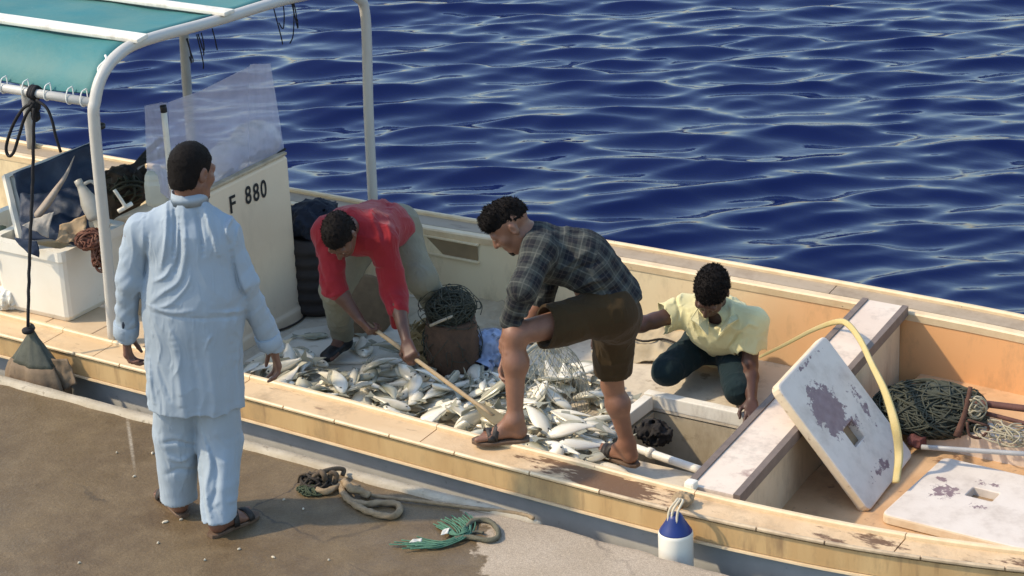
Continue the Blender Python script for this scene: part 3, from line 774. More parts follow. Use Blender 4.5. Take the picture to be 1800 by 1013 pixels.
    cl_ = J['hipL'] + (J['knL'] - J['hipL']) * .73; S.f_backup = None
    # hems: cut each leg by its own plane near its end
    def hemcut(c, d, rad):
        w = S._win(c - .2, c + .2)
        if w is None: return
        w, X, Y, Z = w; dd = (X - c[0]) * d[0] + (Y - c[1]) * d[1] + (Z - c[2]) * d[2]; rr = np.sqrt((X - c[0]) ** 2 + (Y - c[1]) ** 2 + (Z - c[2]) ** 2) - rad
        cut = np.maximum(-dd, rr).astype(np.float32); S.f[w] = np.maximum(S.f[w], -cut)
    dl = nrm(J['knL'] - J['hipL']); dr = nrm(J['knR'] - J['hipR'])
    hl = J['hipL'] + (J['knL'] - J['hipL']) * .70; hr = J['hipR'] + (J['knR'] - J['hipR']) * .80
    hemcut(hl, nrm(dl + UP * .25), .2); hemcut(hr, dr, .2)
    z1 = folds(FW + ax * .3, dl, 16, 5, .006, 24.0); z2 = folds(UP, RT, 14, 4, .005, 29.0)
    S.disp(lambda x, y, z: z1(x, y, z) + z2(x, y, z), .03)
    S.cap(hl - dl * .03, hl + dl * .12, .087, .087, .006, 'sub'); S.cap(hr - dr * .03, hr + dr * .12, .078, .078, .006, 'sub')
    V, Q = S.surface(); mesh("shorts", V, Q, BR, root)
    sandal(heL - UP * .001, toL - UP * .001, -1, SOLE, STRAP, root); sandal(heR - UP * .001, toR - UP * .001, 1, SOLE, STRAP, root)
    c = J['wrL'] + (J['elL'] - J['wrL']) * .05; g = Geo(); g.lathe([(.031, -.012), (.034, -.010), (.034, .010), (.031, .012)], c, 18, J['wrL'] - J['elL']); w = g.build("wristwatch", STRAP, root, True)
    return root

# ---- man in the yellow shirt, kneeling by the hatch
def man_yellow():
    J = dict(neck=PD(1262, 548, 1.34), shL=PD(1208, 546, 1.36), shR=PD(1322, 568, 1.24), elL=PD(1150, 564, 1.30), wrL=PD(1084, 582, 1.18), elR=PD(1318, 642, 1.20), wrR=PD(1321, 704, .95),
             hipL=PD(1242, 598, 1.56), hipR=PD(1286, 606, 1.52), knL=PD(1172, 652, 1.24), knR=PD(1298, 684, 1.08))
    J['anL'] = PD(1218, 645, 1.62); J['anR'] = PD(1300, 660, 1.50)
    for k in ('anL', 'anR'): J[k][2] = -.27
    hc = PD(1250, 512, 1.16); f = nrm(-FW * .60 - UP * .74 - RT * .28); u = nrm(UP * .66 - FW * .70 - RT * .05)
    root = thing("person", P(1240, 690, -.33), "man in a yellow polo shirt and dark teal trousers kneeling beside the open hatch", "person")
    lo, hi = bounds({**J, 'h': hc, 'e': PD(1322, 730, .85), 'g': PD(1050, 590, 1.1)}, .17)
    B = Sdf(lo, hi, .0058); add_head(B, hc, f, u, 1.10, J['neck'])
    hm = (J['hipL'] + J['hipR']) / 2; ax = nrm(J['neck'] - hm); lat = nrm(J['shR'] - J['shL']); bn = nrm(np.cross(ax, lat)); 
    B.cap(J['shL'], J['shR'], .06, .06, .03); B.cap(hm, J['neck'] - ax * .09, .12, .13, .05, n=bn, q=.65); B.cap(J['hipL'], J['hipR'], .09, .09, .05)
    limbs(B, J)
    add_hand(B, J['wrL'], J['wrL'] - J['elL'], -UP, 1, 1.0, .5, .1, .5); add_hand(B, J['wrR'], PD(1322, 728, .86) - J['wrR'], nrm(-UP * .7 + FW * .3), -1, 1.0, .3, .15, .3)
    for s in 'LR':
        d = nrm(J['an' + s] - J['kn' + s]); d[2] = 0; he = J['an' + s] + d * .02 ; B.cap(J['an' + s], J['an' + s] + d * .18 - UP * .01, .036, .026, .02)
    V, Q = B.surface(); mesh("body", V, Q, SK4, root)
    hair(hc, f, u, 1.10, HAIR, root, thick=.008, amp=.003, freq=60, side=.007, line=(.058, .044), quiff=.0, tuft=(2600, .010, .4)); eyes(hc, f, u, 1.10, EYE, root)
    YE = cloth("cloth_yellow", (.66, .60, .33), (.59, .53, .28), .85, 420, .2, 5, .5, .15)
    T = Sdf(lo, hi, .006)
    T.cap(hm - ax * .02, J['neck'] - ax * .10, .160, .185, .04, n=bn, q=.74); T.cap(J['shL'], J['shR'], .084, .084, .05); T.cap(J['shL'], J['neck'], .058, .060, .04); T.cap(J['shR'], J['neck'], .058, .060, .04)
    for s, k in (('L', .72), ('R', .60)):
        e = J['sh' + s] + (J['el' + s] - J['sh' + s]) * k; d = nrm(J['el' + s] - J['sh' + s]); T.cap(J['sh' + s], e, .082, .082, .025)
        T.cap(e + d * .045, e + d * .15, .092, .092, .004, 'sub')
    T.cap(PD(1256, 570, 1.27), PD(1254, 596, 1.27), .11, .115, .08, n=bn, q=.5)                     # loose front hanging
    nz = folds(ax, lat, 16, 5, .008, 65.0); nz2 = folds(lat, ax, 14, 5, .005, 75.0)
    cs = crease([([PD(x, y, 1.15) for x, y in l], a, w) for l, a, w in [([(1212, 560), (1222, 590), (1240, 622)], .014, .012), ([(1228, 556), (1236, 590), (1252, 624)], -.010, .010), ([(1290, 545), (1280, 575), (1262, 600)], .014, .010),
                 ([(1305, 580), (1294, 600), (1282, 622)], -.010, .010), ([(1300, 585), (1316, 570), (1330, 575)], .010, .010), ([(1166, 550), (1184, 552), (1204, 540)], .008, .010), ([(1190, 545), (1196, 560), (1196, 575)], -.010, .008)]], FW)
    T.disp(lambda x, y, z: nz(x, y, z) + nz2(x, y, z) + cs(x, y, z), .03)
    # open neck: V notch
    nk = J['neck'] - UP * .02; fr = nrm(f * np.array([1, 1, .3]))
    T.cap(J['neck'] + UP * .02 + fr * .03, PD(1252, 578, 1.08), .052, .026, .012, 'sub')
    V, Q = T.surface(); mesh("polo_shirt", V, Q, YE, root)
    for sd in (-1, 1):                                                                           # collar wings
        a = J['neck'] + RT * sd * .066 + UP * .055 + FW * .01; b = PD(1254 + sd * 22, 562, 1.11); c = PD(1254 + sd * 9, 590, 1.10); d = PD(1256 + sd * 42, 560, 1.16)
        g = Geo(); w = -FW * .006
        p = [a, (a + d) / 2 + UP * .012, d, b + (c - b) * .3 + RT * sd * .02, c, (a + c) / 2 - RT * sd * .01]
        g.loft([[q + w for q in p], [q - w for q in p]]); g.build("collar", YE, root, False)
    TE = cloth("cloth_dark_teal", (.008, .019, .023), (.013, .026, .030), .9, 380, .2, 7, .6)
    S = Sdf(lo, hi, .006)
    for s in 'LR':
        S.cap(J['hip' + s], J['kn' + s], .105, .078, .03); S.cap(J['kn' + s], J['an' + s], .070, .052, .03)
    S.cap(J['hipL'], J['hipR'], .115, .115, .05)
    z1 = folds(RT + UP * .5, UP, 18, 5, .007, 84.0); z2 = folds(UP, RT, 12, 4, .005, 89.0)
    S.disp(lambda x, y, z: z1(x, y, z) + z2(x, y, z), .03); S.plane(np.array([0, 0, -.352]), -UP)
    V, Q = S.surface(); mesh("trousers", V, Q, TE, root)
    return root

# ------------------------------------------------------------------ setting: water and quay
WATER_Z = -0.72
WAMP = .0064
def build_water():
    def axis(c0, c1, h, far, g=1.22):
        a = list(np.arange(c0, c1, h)); x, s = a[-1], h
        while x < far: s *= g; x += s; a.append(x)
        x, s = a[0], h; pre = []
        while x > -far: s *= g; x -= s; pre.append(x)
        return np.array(pre[::-1] + a)
    # grid axes along the looking direction (crests run across it)
    us = axis(-6.0, 8.0, .048, 1500); vs = axis(1.2, 23.0, .024, 1500)
    U, Vv = np.meshgrid(us, vs, indexing='ij')
    X = RT[0] * U + FW[0] * Vv; Y = RT[1] * U + FW[1] * Vv
    Z = np.zeros_like(X); DX = np.zeros_like(X); DY = np.zeros_like(X)
    r = np.random.default_rng(5)
    fade = np.clip((80 - np.hypot(U, Vv - 12)) / 40, 0, 1)
    for i in range(64):
        lam = .18 * (.90 / .18) ** (r.random() ** 1.15); k = 2 * np.pi / lam
        th = r.normal() * .26 + (math.pi if r.random() < .2 else 0)
        amp = WAMP * lam ** 1.0 * (.6 + .8 * r.random()); ph = r.random() * 6.283
        du, dv = math.sin(th), math.cos(th); a = k * (du * U + dv * Vv) + ph + .9 * np.sin(1.4 * U * math.cos(th) + 1.1 * Vv + i)
        Z += amp * np.cos(a); s = -.85 * amp * np.sin(a)
        DX += s * (du * RT[0] + dv * FW[0]); DY += s * (du * RT[1] + dv * FW[1])
    Z = WATER_Z + Z * fade; X = X + DX * fade; Y = Y + DY * fade
    nu, nv = U.shape; V = np.stack([X, Y, Z], 2).reshape(-1, 3)
    I = np.arange(nu * nv).reshape(nu, nv)
    Q = np.stack([I[:-1, :-1], I[1:, :-1], I[1:, 1:], I[:-1, 1:]], 2).reshape(-1, 4)
    m, N, L, b = nodes_of("sea_water")
    b.inputs["Base Color"].default_value = (.0003, .0036, .046, 1); b.inputs["Roughness"].default_value = .03
    b.inputs["IOR"].default_value = 1.40; b.inputs["Specular IOR Level"].default_value = .5
    tc = N.new("ShaderNodeTexCoord"); mp = N.new("ShaderNodeMapping"); mp.inputs["Rotation"].default_value = (0, 0, -math.atan2(RT[1], RT[0])); mp.inputs["Scale"].default_value = (5, 13, 5)
    n = N.new("ShaderNodeTexNoise"); n.inputs["Scale"].default_value = 1.0; n.inputs["Detail"].default_value = 4; bp = N.new("ShaderNodeBump"); bp.inputs["Strength"].default_value = .12; bp.inputs["Distance"].default_value = .02
    L.new(tc.outputs["Object"], mp.inputs[0]); L.new(mp.outputs[0], n.inputs["Vector"]); L.new(n.outputs["Fac"], bp.inputs["Height"]); L.new(bp.outputs[0], b.inputs["Normal"])
    o = mesh("water", V, Q, m); props(o, kind="structure")
build_water()

EDGE = np.array([(-14, .10), (-5, .05), (-1.94, .02), (-1.41, .01), (-.32, -.012), (.29, -.033), (.58, -.044), (.96, -.038), (1.15, -.039), (1.34, -.054), (1.61, -.060), (1.94, -.074), (2.29, -.092), (4, -.22), (9, -.8), (14, -1.6)])
def edge_y(x): return np.interp(x, EDGE[:, 0], EDGE[:, 1])
def quay_material():
    m, N, L, b = nodes_of("quay_concrete")
    tc = N.new("ShaderNodeTexCoord"); sp = N.new("ShaderNodeSeparateXYZ"); L.new(tc.outputs["Object"], sp.inputs[0])
    def noise(sc, det=5, rough=.6):
        n = N.new("ShaderNodeTexNoise"); n.inputs["Scale"].default_value = sc; n.inputs["Detail"].default_value = det; n.inputs["Roughness"].default_value = rough
        L.new(tc.outputs["Object"], n.inputs["Vector"]); return n.outputs["Fac"]
    def ramp(s, a, c, va=0.0, vb=1.0):
        n = N.new("ShaderNodeMapRange"); n.inputs["From Min"].default_value = a; n.inputs["From Max"].default_value = c; n.inputs["To Min"].default_value = va; n.inputs["To Max"].default_value = vb
        L.new(s, n.inputs["Value"]); return n.outputs[0]
    def mth(op, a, c):
        n = N.new("ShaderNodeMath"); n.operation = op
        for i, v in enumerate((a, c)):
            if hasattr(v, "is_output"): L.new(v, n.inputs[i])
            else: n.inputs[i].default_value = v
        return n.outputs[0]
    def mix(f, A, B):
        mx = N.new("ShaderNodeMix"); mx.data_type = 'RGBA'
        if hasattr(f, "is_output"): L.new(f, mx.inputs["Factor"])
        else: mx.inputs["Factor"].default_value = f
        for k, c in (("A", A), ("B", B)):
            if hasattr(c, "is_output"): L.new(c, mx.inputs[k])
            else: mx.inputs[k].default_value = (*c, 1)
        return mx.outputs["Result"]
    x, y = sp.outputs[0], sp.outputs[1]
    # damp stain: everything left of a ragged line across the slab
    line = mth('ADD', mth('MULTIPLY', x, .80), mth('MULTIPLY', y, .60))
    rag = mth('ADD', mth('MULTIPLY', mth('SUBTRACT', noise(3.2, 6), .5), .45), mth('MULTIPLY', mth('SUBTRACT', noise(14, 4), .5), .10))
    dry = ramp(mth('ADD', line, rag), .775, .79)
    wetc = mix(ramp(noise(1.8, 6), .35, .68), (.112, .072, .033), (.172, .120, .060)); wetc = mix(ramp(noise(9, 6), .45, .75, 0, .6), wetc, (.21, .150, .080)); wetc = mix(ramp(noise(26, 4), .60, .72, 0, .5), wetc, (.085, .058, .032))
    dryc = mix(ramp(noise(2.5, 6), .35, .7), (.42, .34, .25), (.34, .27, .19)); dryc = mix(ramp(noise(30, 5), .55, .75, 0, .45), dryc, (.24, .19, .13))
    vo = N.new("ShaderNodeTexVoronoi"); vo.feature = 'DISTANCE_TO_EDGE'; vo.inputs["Scale"].default_value = .75
    wv = N.new("ShaderNodeVectorMath"); wv.operation = 'MULTIPLY_ADD'; nn = N.new("ShaderNodeTexNoise"); nn.inputs["Scale"].default_value = 5; nn.inputs["Detail"].default_value = 7; L.new(tc.outputs["Object"], nn.inputs["Vector"])
    L.new(nn.outputs["Color"], wv.inputs[0]); wv.inputs[1].default_value = (.22, .22, 0); L.new(tc.outputs["Object"], wv.inputs[2]); L.new(wv.outputs[0], vo.inputs["Vector"])
    crack = mth('MULTIPLY', ramp(vo.outputs["Distance"], .0015, .006, 1, 0), ramp(noise(1.1, 3), .48, .60, 0, .7))
    dryc = mix(crack, dryc, (.10, .08, .06)); wetc = mix(crack, wetc, (.035, .026, .018))
    grain = mth('MULTIPLY', ramp(noise(220, 2), .35, .65, .72, 1.22), ramp(noise(75, 3, .7), .3, .7, .80, 1.16))
    sa, sb = P(221, 716, 0), P(238, 834, 0); sm = (sa + sb) / 2; an = math.atan2(sb[1] - sa[1], sb[0] - sa[0])
    mpn = N.new("ShaderNodeMapping"); mpn.vector_type = 'TEXTURE'; mpn.inputs["Location"].default_value = (sm[0], sm[1], 0); mpn.inputs["Rotation"].default_value = (0, 0, an); mpn.inputs["Scale"].default_value = (np.linalg.norm(sb - sa) / 2, .011, 1e3)
    L.new(tc.outputs["Object"], mpn.inputs[0]); ln = N.new("ShaderNodeVectorMath"); ln.operation = 'LENGTH'; L.new(mpn.outputs[0], ln.inputs[0])
    streak = mth('MULTIPLY', ramp(ln.outputs["Value"], 1.1, .3), ramp(noise(45, 4), .35, .6, .25, .8))
    wetc = mix(streak, wetc, (.42, .36, .27)); wetc = mix(ramp(noise(4.2, 8, .75), .60, .74, 0, .55), wetc, (.060, .045, .028)); dryc = mix(ramp(noise(6, 8, .75), .62, .70, 0, .5), dryc, (.20, .15, .10))
    col = mix(dry, wetc, dryc); mm = N.new("ShaderNodeVectorMath"); mm.operation = 'SCALE'; L.new(col, mm.inputs[0]); L.new(grain, mm.inputs["Scale"]); L.new(mm.outputs[0], b.inputs["Base Color"])
    L.new(ramp(mth('ADD', mth('MULTIPLY', dry, .4), noise(5, 4)), .3, .9, .36, .9), b.inputs["Roughness"])
    h = mth('ADD', mth('MULTIPLY', noise(60, 6), .8), mth('MULTIPLY', noise(9, 4), 1.0)); h = mth('ADD', h, mth('MULTIPLY', dry, .25))
    bp = N.new("ShaderNodeBump"); bp.inputs["Strength"].default_value = .35; bp.inputs["Distance"].default_value = .012; L.new(h, bp.inputs["Height"]); L.new(bp.outputs[0], b.inputs["Normal"])
    return m
QUAY = quay_material()
def build_quay():
    xs = np.unique(np.concatenate([np.linspace(-14, 14, 57), EDGE[:, 0], np.linspace(.9, 3, 43)])); g = Geo()
    wob = lambda x: np.where(x > 1.0, .012 * vnoise(x * 7, x * 0, x * 0 + 3) + .006 * vnoise(x * 25, x * 0, x * 0 + 7), 0)
    rows = []
    for x in xs:
        e = edge_y(x) + float(wob(np.array(x)));
        rows.append([(x, -16, 0), (x, -4, 0), (x, e - .5, 0), (x, e - .035, 0), (x, e - .012, -.006), (x, e, -.022), (x, e + .02, -.4), (x, e + .02, -1.6)])
    g.loft(rows, closed=False); o = g.build("quay", QUAY); props(o, kind="structure")
    KB = mat("kerb_concrete", (.48, .42, .32), .85, (.36, .30, .21), 9, .7, .4, 70, .25, col3=(.22, .18, .13), scale3=26, sharp3=(.6, .7))
    g = Geo(); rows = []
    xk = np.concatenate([np.linspace(-14, -2.4, 12), np.arange(-2.3, 1.36, .06)])
    for x in xk:
        e = edge_y(x); w = .062 * np.clip((1.42 - x) / .35, .05, 1) + .006 * vnoise(x * 11, 0 * x, 0 * x); t = .016 * np.clip((1.42 - x) / .3, .1, 1) + .002 * vnoise(x * 17, 0 * x + 2, 0 * x)
        rows.append([(x, e - w, -.02), (x, e - w + .004, t), (x, e - .004, t + .002), (x, e + .008, t - .012), (x, e + .008, -.12), (x, e - w, -.12)])
    g.loft(rows); o = g.build("kerb", KB, None, True); props(o, kind="structure")
build_quay()
# pale chips of shell and scale on the quay
CHIP_MARKS = [(300, 915, "just below the standing man's left sandal"), (340, 740, "between the standing man's trousers and the kerb"), (210, 800, "well left of the standing man's feet"), (250, 840, "left of the standing man's left ankle"),
              (400, 970, "below the standing man's right sandal"), (500, 880, "in the shadow right of the standing man"), (560, 985, "near the bottom edge below the shadow"), (139, 990, "alone near the bottom left corner"), (278, 955, "below and left of both sandals")]
CHIP = mat("chip_pale", (.62, .55, .42), .7, (.45, .38, .28), 40, .6)
for i, (px, py, s) in enumerate([(268, 797, .016), (205, 796, .010), (338, 738, .014), (352, 742, .012), (290, 918, .022), (318, 914, .012), (480, 980, .014), (360, 985, .012), (236, 838, .014), (139, 990, .011), (278, 955, .012), (499, 879, .010), (533, 895, .011), (578, 985, .008), (420, 966, .012)]):
    c = P(px, py, .003); g = Geo(); a = np.linspace(0, 2 * np.pi, 7, endpoint=False); rr = s * .75 * (.7 + .5 * RNG.random(7)); el = rot_axis(UP, RNG.random() * 6)
    ring = np.stack([np.cos(a) * rr, np.sin(a) * rr * .55, 0 * a], 1) @ el.T
    g.loft([c + ring, c + ring * .8 + UP * .005, c + ring * .3 + UP * .007]); o = g.build("shell_chip", CHIP, None, False, loc=c)
    best = min(CHIP_MARKS, key=lambda k: math.hypot(k[0] - px, k[1] - py))[2]
    props(o, "small pale shell chip on the damp quay, " + best, "chip", "pale chips scattered over the quay")

# ------------------------------------------------------------------ the boat
CREAM = mat("hull_cream", (.72, .60, .42), .5, (.62, .48, .30), 3.0, .7, .10, 30, .4, col3=(.45, .33, .20), scale3=14, sharp3=(.66, .74))
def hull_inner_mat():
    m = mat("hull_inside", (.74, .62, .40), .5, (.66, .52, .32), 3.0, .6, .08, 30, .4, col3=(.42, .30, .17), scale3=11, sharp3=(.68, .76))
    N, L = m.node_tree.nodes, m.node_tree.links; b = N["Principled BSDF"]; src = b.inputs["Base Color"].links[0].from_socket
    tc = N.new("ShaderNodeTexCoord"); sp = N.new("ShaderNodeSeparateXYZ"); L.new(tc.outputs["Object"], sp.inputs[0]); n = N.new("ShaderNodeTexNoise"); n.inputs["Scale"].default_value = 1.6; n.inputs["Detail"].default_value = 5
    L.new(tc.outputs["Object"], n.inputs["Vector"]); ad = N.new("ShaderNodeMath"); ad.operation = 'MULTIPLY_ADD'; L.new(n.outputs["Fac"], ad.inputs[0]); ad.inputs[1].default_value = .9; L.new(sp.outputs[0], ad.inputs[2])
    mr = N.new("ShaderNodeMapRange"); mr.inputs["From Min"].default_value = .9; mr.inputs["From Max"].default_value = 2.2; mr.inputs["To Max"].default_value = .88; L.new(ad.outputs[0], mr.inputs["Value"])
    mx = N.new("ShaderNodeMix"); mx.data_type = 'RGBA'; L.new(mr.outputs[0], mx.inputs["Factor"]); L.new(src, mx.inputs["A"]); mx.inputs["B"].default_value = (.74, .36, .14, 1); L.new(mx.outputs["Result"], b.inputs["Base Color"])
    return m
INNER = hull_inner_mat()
def grime(m, col=(.20, .14, .08), scale=1.0, lo=.52, hi=.80, amt=.7, stretch=(1.5, 1.5, .6)):
    """Thin scuffs and drips of dirt over whatever colour the material has."""
    N, L = m.node_tree.nodes, m.node_tree.links; b = N["Principled BSDF"]; src = b.inputs["Base Color"].links[0].from_socket
    tc = N.new("ShaderNodeTexCoord"); mp = N.new("ShaderNodeMapping"); mp.inputs["Scale"].default_value = stretch; L.new(tc.outputs["Object"], mp.inputs[0])
    a = N.new("ShaderNodeTexNoise"); a.inputs["Scale"].default_value = 2.2 * scale; a.inputs["Detail"].default_value = 9; a.inputs["Roughness"].default_value = .74; L.new(mp.outputs[0], a.inputs["Vector"])
    r = N.new("ShaderNodeMapRange"); r.inputs["From Min"].default_value = lo; r.inputs["From Max"].default_value = hi; r.inputs["To Max"].default_value = amt; L.new(a.outputs["Fac"], r.inputs["Value"])
    mx = N.new("ShaderNodeMix"); mx.data_type = "RGBA"; L.new(r.outputs[0], mx.inputs["Factor"]); L.new(src, mx.inputs["A"]); mx.inputs["B"].default_value = (*col, 1); L.new(mx.outputs["Result"], b.inputs["Base Color"]); return m
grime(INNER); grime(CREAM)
CAPM = mat("gunwale_cap_tan", (.68, .50, .30), .55, (.57, .39, .21), 4, .7, .15, 40, .4, col3=(.30, .19, .11), scale3=9, sharp3=(.63, .70), stretch=(.6, 2.0, 1))
def worn_cap():
    m = mat("gunwale_cap_worn", (.66, .48, .29), .6, (.54, .36, .19), 5, .7, .3, 60, .35)
    N, L = m.node_tree.nodes, m.node_tree.links; b = N["Principled BSDF"]; src = b.inputs["Base Color"].links[0].from_socket
    tc = N.new("ShaderNodeTexCoord"); mp = N.new("ShaderNodeMapping"); mp.inputs["Scale"].default_value = (5, 16, 8); L.new(tc.outputs["Object"], mp.inputs[0]); n = N.new("ShaderNodeTexNoise"); n.inputs["Scale"].default_value = 1; n.inputs["Detail"].default_value = 7; n.inputs["Roughness"].default_value = .7
    L.new(mp.outputs[0], n.inputs["Vector"]); sp = N.new("ShaderNodeSeparateXYZ"); L.new(tc.outputs["Object"], sp.inputs[0])
    fc = N.new("ShaderNodeFloatCurve")                                # how worn the cap is along the boat
    mr = N.new("ShaderNodeMapRange"); mr.inputs["From Min"].default_value = .6; mr.inputs["From Max"].default_value = 3.6; L.new(sp.outputs[0], mr.inputs["Value"])
    cr = N.new("ShaderNodeValToRGB"); e = cr.color_ramp.elements; e[0].position = .10; e[0].color = (.30, .30, .30, 1); e[1].position = 1; e[1].color = (.40, .40, .40, 1)
    for p, v in ((.20, .50), (.30, .62), (.38, .55), (.46, .34), (.58, .37), (.72, .42)):
        k = e.new(p); k.color = (v, v, v, 1)
    L.new(mr.outputs[0], cr.inputs[0]); N.remove(fc)
    ad = N.new("ShaderNodeMath"); ad.operation = 'ADD'; L.new(n.outputs["Fac"], ad.inputs[0]); L.new(cr.outputs[0], ad.inputs[1])
    r2 = N.new("ShaderNodeMapRange"); r2.inputs["From Min"].default_value = .955; r2.inputs["From Max"].default_value = 1.02; L.new(ad.outputs[0], r2.inputs["Value"])
    mx = N.new("ShaderNodeMix"); mx.data_type = 'RGBA'; L.new(r2.outputs[0], mx.inputs["Factor"]); L.new(src, mx.inputs["A"]); mx.inputs["B"].default_value = (.155, .085, .045, 1); L.new(mx.outputs["Result"], b.inputs["Base Color"])
    return m
WORN = worn_cap()
STRAKE = mat("strake_ochre", (.62, .42, .20), .5, (.50, .31, .135), 3, .8, .12, 40, .4, col3=(.30, .18, .09), scale3=7, sharp3=(.58, .74), stretch=(2.2, 1, .3))
TRIM = mat("trim_cream", (.74, .58, .36), .45, (.58, .41, .23), 12, .6, .1, 60, .45, col3=(.2, .13, .08), scale3=30, sharp3=(.68, .73))
HULLGREY = mat("hull_outer_grey", (.46, .45, .41), .6, (.34, .33, .30), 5, .7, .15, 30, .35, col3=(.2, .2, .18), scale3=20, sharp3=(.66, .74))
DECKM = mat("deck_cream", (.66, .58, .45), .65, (.56, .47, .34), 4, .7, .2, 70, .3, col3=(.30, .23, .15), scale3=9, sharp3=(.62, .70))
WALLHOLD = mat("hold_wall", (.50, .43, .31), .65, (.40, .33, .22), 5, .7, .15, 40, .3, col3=(.22, .17, .11), scale3=8, sharp3=(.62, .72))
BOWFLOOR = mat("bow_floor", (.62, .40, .22), .6, (.50, .29, .14), 4, .8, .2, 50, .35, col3=(.16, .08, .05), scale3=11, sharp3=(.62, .70))
GREYSTRIP = mat("edge_strip_grey", (.20, .15, .12), .6, (.13, .10, .085), 14, .7, .2, 60, .35)
PLANK = mat("thwart_cream", (.74, .62, .50), .5, (.62, .48, .37), 3, .7, .12, 40, .4, col3=(.34, .22, .18), scale3=6, sharp3=(.64, .73))
WHITEP = mat("white_paint", (.80, .76, .66), .45, (.70, .64, .52), 4, .6, .06, 40, .45)
CONSOLE = mat("console_white", (.82, .66, .47), .4, (.74, .57, .39), 2.5, .6, .04, 40, .45, col3=(.5, .42, .32), scale3=9, sharp3=(.68, .78))
BLACKT = mat("letter_black", (.012, .012, .014), .5)
STEEL = mat("pipe_white_paint", (.52, .50, .45), .4, (.50, .47, .41), 12, .6, .08, 60, .5, col3=(.28, .19, .12), scale3=22, sharp3=(.68, .74))
STEELD = mat("pipe_grey_paint", (.36, .36, .35), .45, (.27, .26, .25), 10, .6, .08, 60, .5)

for m_ in (CAPM, STRAKE, DECKM, PLANK, WHITEP, BOWFLOOR, WALLHOLD, WORN): grime(m_, (.17, .12, .075), 1.6, .50, .82, .75)
grime(CONSOLE, (.40, .30, .19), .8, .52, .85, .5)
boat = thing("fishing_boat", (0, 1.5, WATER_Z), "long cream open fishing boat with a canopy lying alongside the quay", "boat")
NEAR = np.array([(-5.2, .33), (-4, .30), (-2.15, .265), (-.49, .225), (.84, .165), (1.5, .14), (2.0, .125), (2.75, .17), (3.43, .31), (4.2, .56), (5.2, 1.0), (6.2, 1.55)])
INN = np.array([(-5.2, .55), (-4, .50), (-2.15, .475), (-.65, .425), (.02, .407), (.71, .358), (1.415, .345), (1.87, .31), (2.2, .315), (2.67, .338), (3.01, .385), (3.43, .47), (4.2, .72), (5.2, 1.13), (6.15, 1.58)])
FAR = np.array([(-5.2, 2.75), (-2.18, 2.775), (-1.27, 2.78), (-.44, 2.81), (.14, 2.83), (.87, 2.835), (1.69, 2.835), (2.47, 2.82), (3.4, 2.72), (4.2, 2.52), (5.2, 2.08), (6.2, 1.62)])
def ni(x): return np.interp(x, INN[:, 0], INN[:, 1])
def no(x): return np.interp(x, NEAR[:, 0], NEAR[:, 1])
def fo(x): return np.interp(x, FAR[:, 0], FAR[:, 1])
def smooth_curve(fn):
    return lambda x: (fn(x - .25) + fn(x - .12) + fn(x) + fn(x + .12) + fn(x + .25)) / 5
ni, no, fo = smooth_curve(ni), smooth_curve(no), smooth_curve(fo)
fi = lambda x: fo(x) - .155
DECK_Z, BOW_Z, ZG = -.345, -.24, .10
def run(name, prof, x0, x1, matl, step=.15, smooth=False, parent=boat):
    """Extrude a (y, z) profile given as a function of x."""
    n = max(2, int(abs(x1 - x0) / step) + 1); g = Geo()
    g.loft([[(x, y, z) for y, z in prof(x)] for x in np.linspace(x0, x1, n)]); return g.build(name, matl, parent, smooth)
E5, B5 = -5.0, 5.9
# outer skin, bottom and both sides
g = Geo(); rows = []
for x in np.linspace(E5, 6.1, 60):
    a, b = no(x), fo(x); k = np.clip((6.3 - x) / 2.5, .05, 1); md = (a + b) / 2
    rows.append([(x, a + .05, -.02), (x, a + .085, -.25), (x, a + .15, -.6), (x, a + .35 * k + .1 * k, -.95), (x, md, -1.05), (x, b - .45 * k, -.95), (x, b - .15, -.6), (x, b - .085, -.25), (x, b - .05, -.02),
                 (x, b - .075, -.02), (x, b - .13, -.55), (x, md, -.92), (x, a + .13, -.55), (x, a + .075, -.02)])
g.loft(rows); g.build("hull", HULLGREY, boat, True)
# inside lining
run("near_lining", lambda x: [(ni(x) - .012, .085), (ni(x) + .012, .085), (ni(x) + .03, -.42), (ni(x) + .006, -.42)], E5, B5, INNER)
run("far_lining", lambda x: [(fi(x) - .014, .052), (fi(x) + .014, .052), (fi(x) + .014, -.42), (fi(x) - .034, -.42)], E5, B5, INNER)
# gunwale caps in planks that butt together
def cap_near(x): 
    a, b = no(x), ni(x); return [(a + .012, .088), (a + .012, ZG), (b - .030, ZG + .006), (b - .030, .088)]
joints = [E5, -3.2, -1.87, -1.52, -.6, .55, 1.94, 2.9, 4.2, B5]
for i in range(len(joints) - 1):
    o = run("gunwale_plank", cap_near, joints[i] + .003, joints[i + 1] - .003, WORN if joints[i + 1] > .6 else CAPM, .12)
for i in range(len(joints) - 1):
    run("inner_coaming", lambda x: [(ni(x) - .029, .07), (ni(x) - .029, ZG + .020), (ni(x) - .022, ZG + .026), (ni(x) - .006, ZG + .026), (ni(x), ZG + .02), (ni(x), .07)], joints[i] + .002, joints[i + 1] - .002, TRIM, .12)
run("rubbing_strake", lambda x: [(no(x) + .012, .082), (no(x) + .060, .082), (no(x) + .060, -.020), (no(x) + .020, -.020), (no(x) + .012, -.016)], E5, B5, STRAKE, .12)
run("strake_lip", lambda x: [(no(x) + .004, -.0205), (no(x) + .050, -.0205), (no(x) + .050, -.034), (no(x) + .012, -.036), (no(x) + .002, -.030)], E5, B5, TRIM, .12)
xx = E5
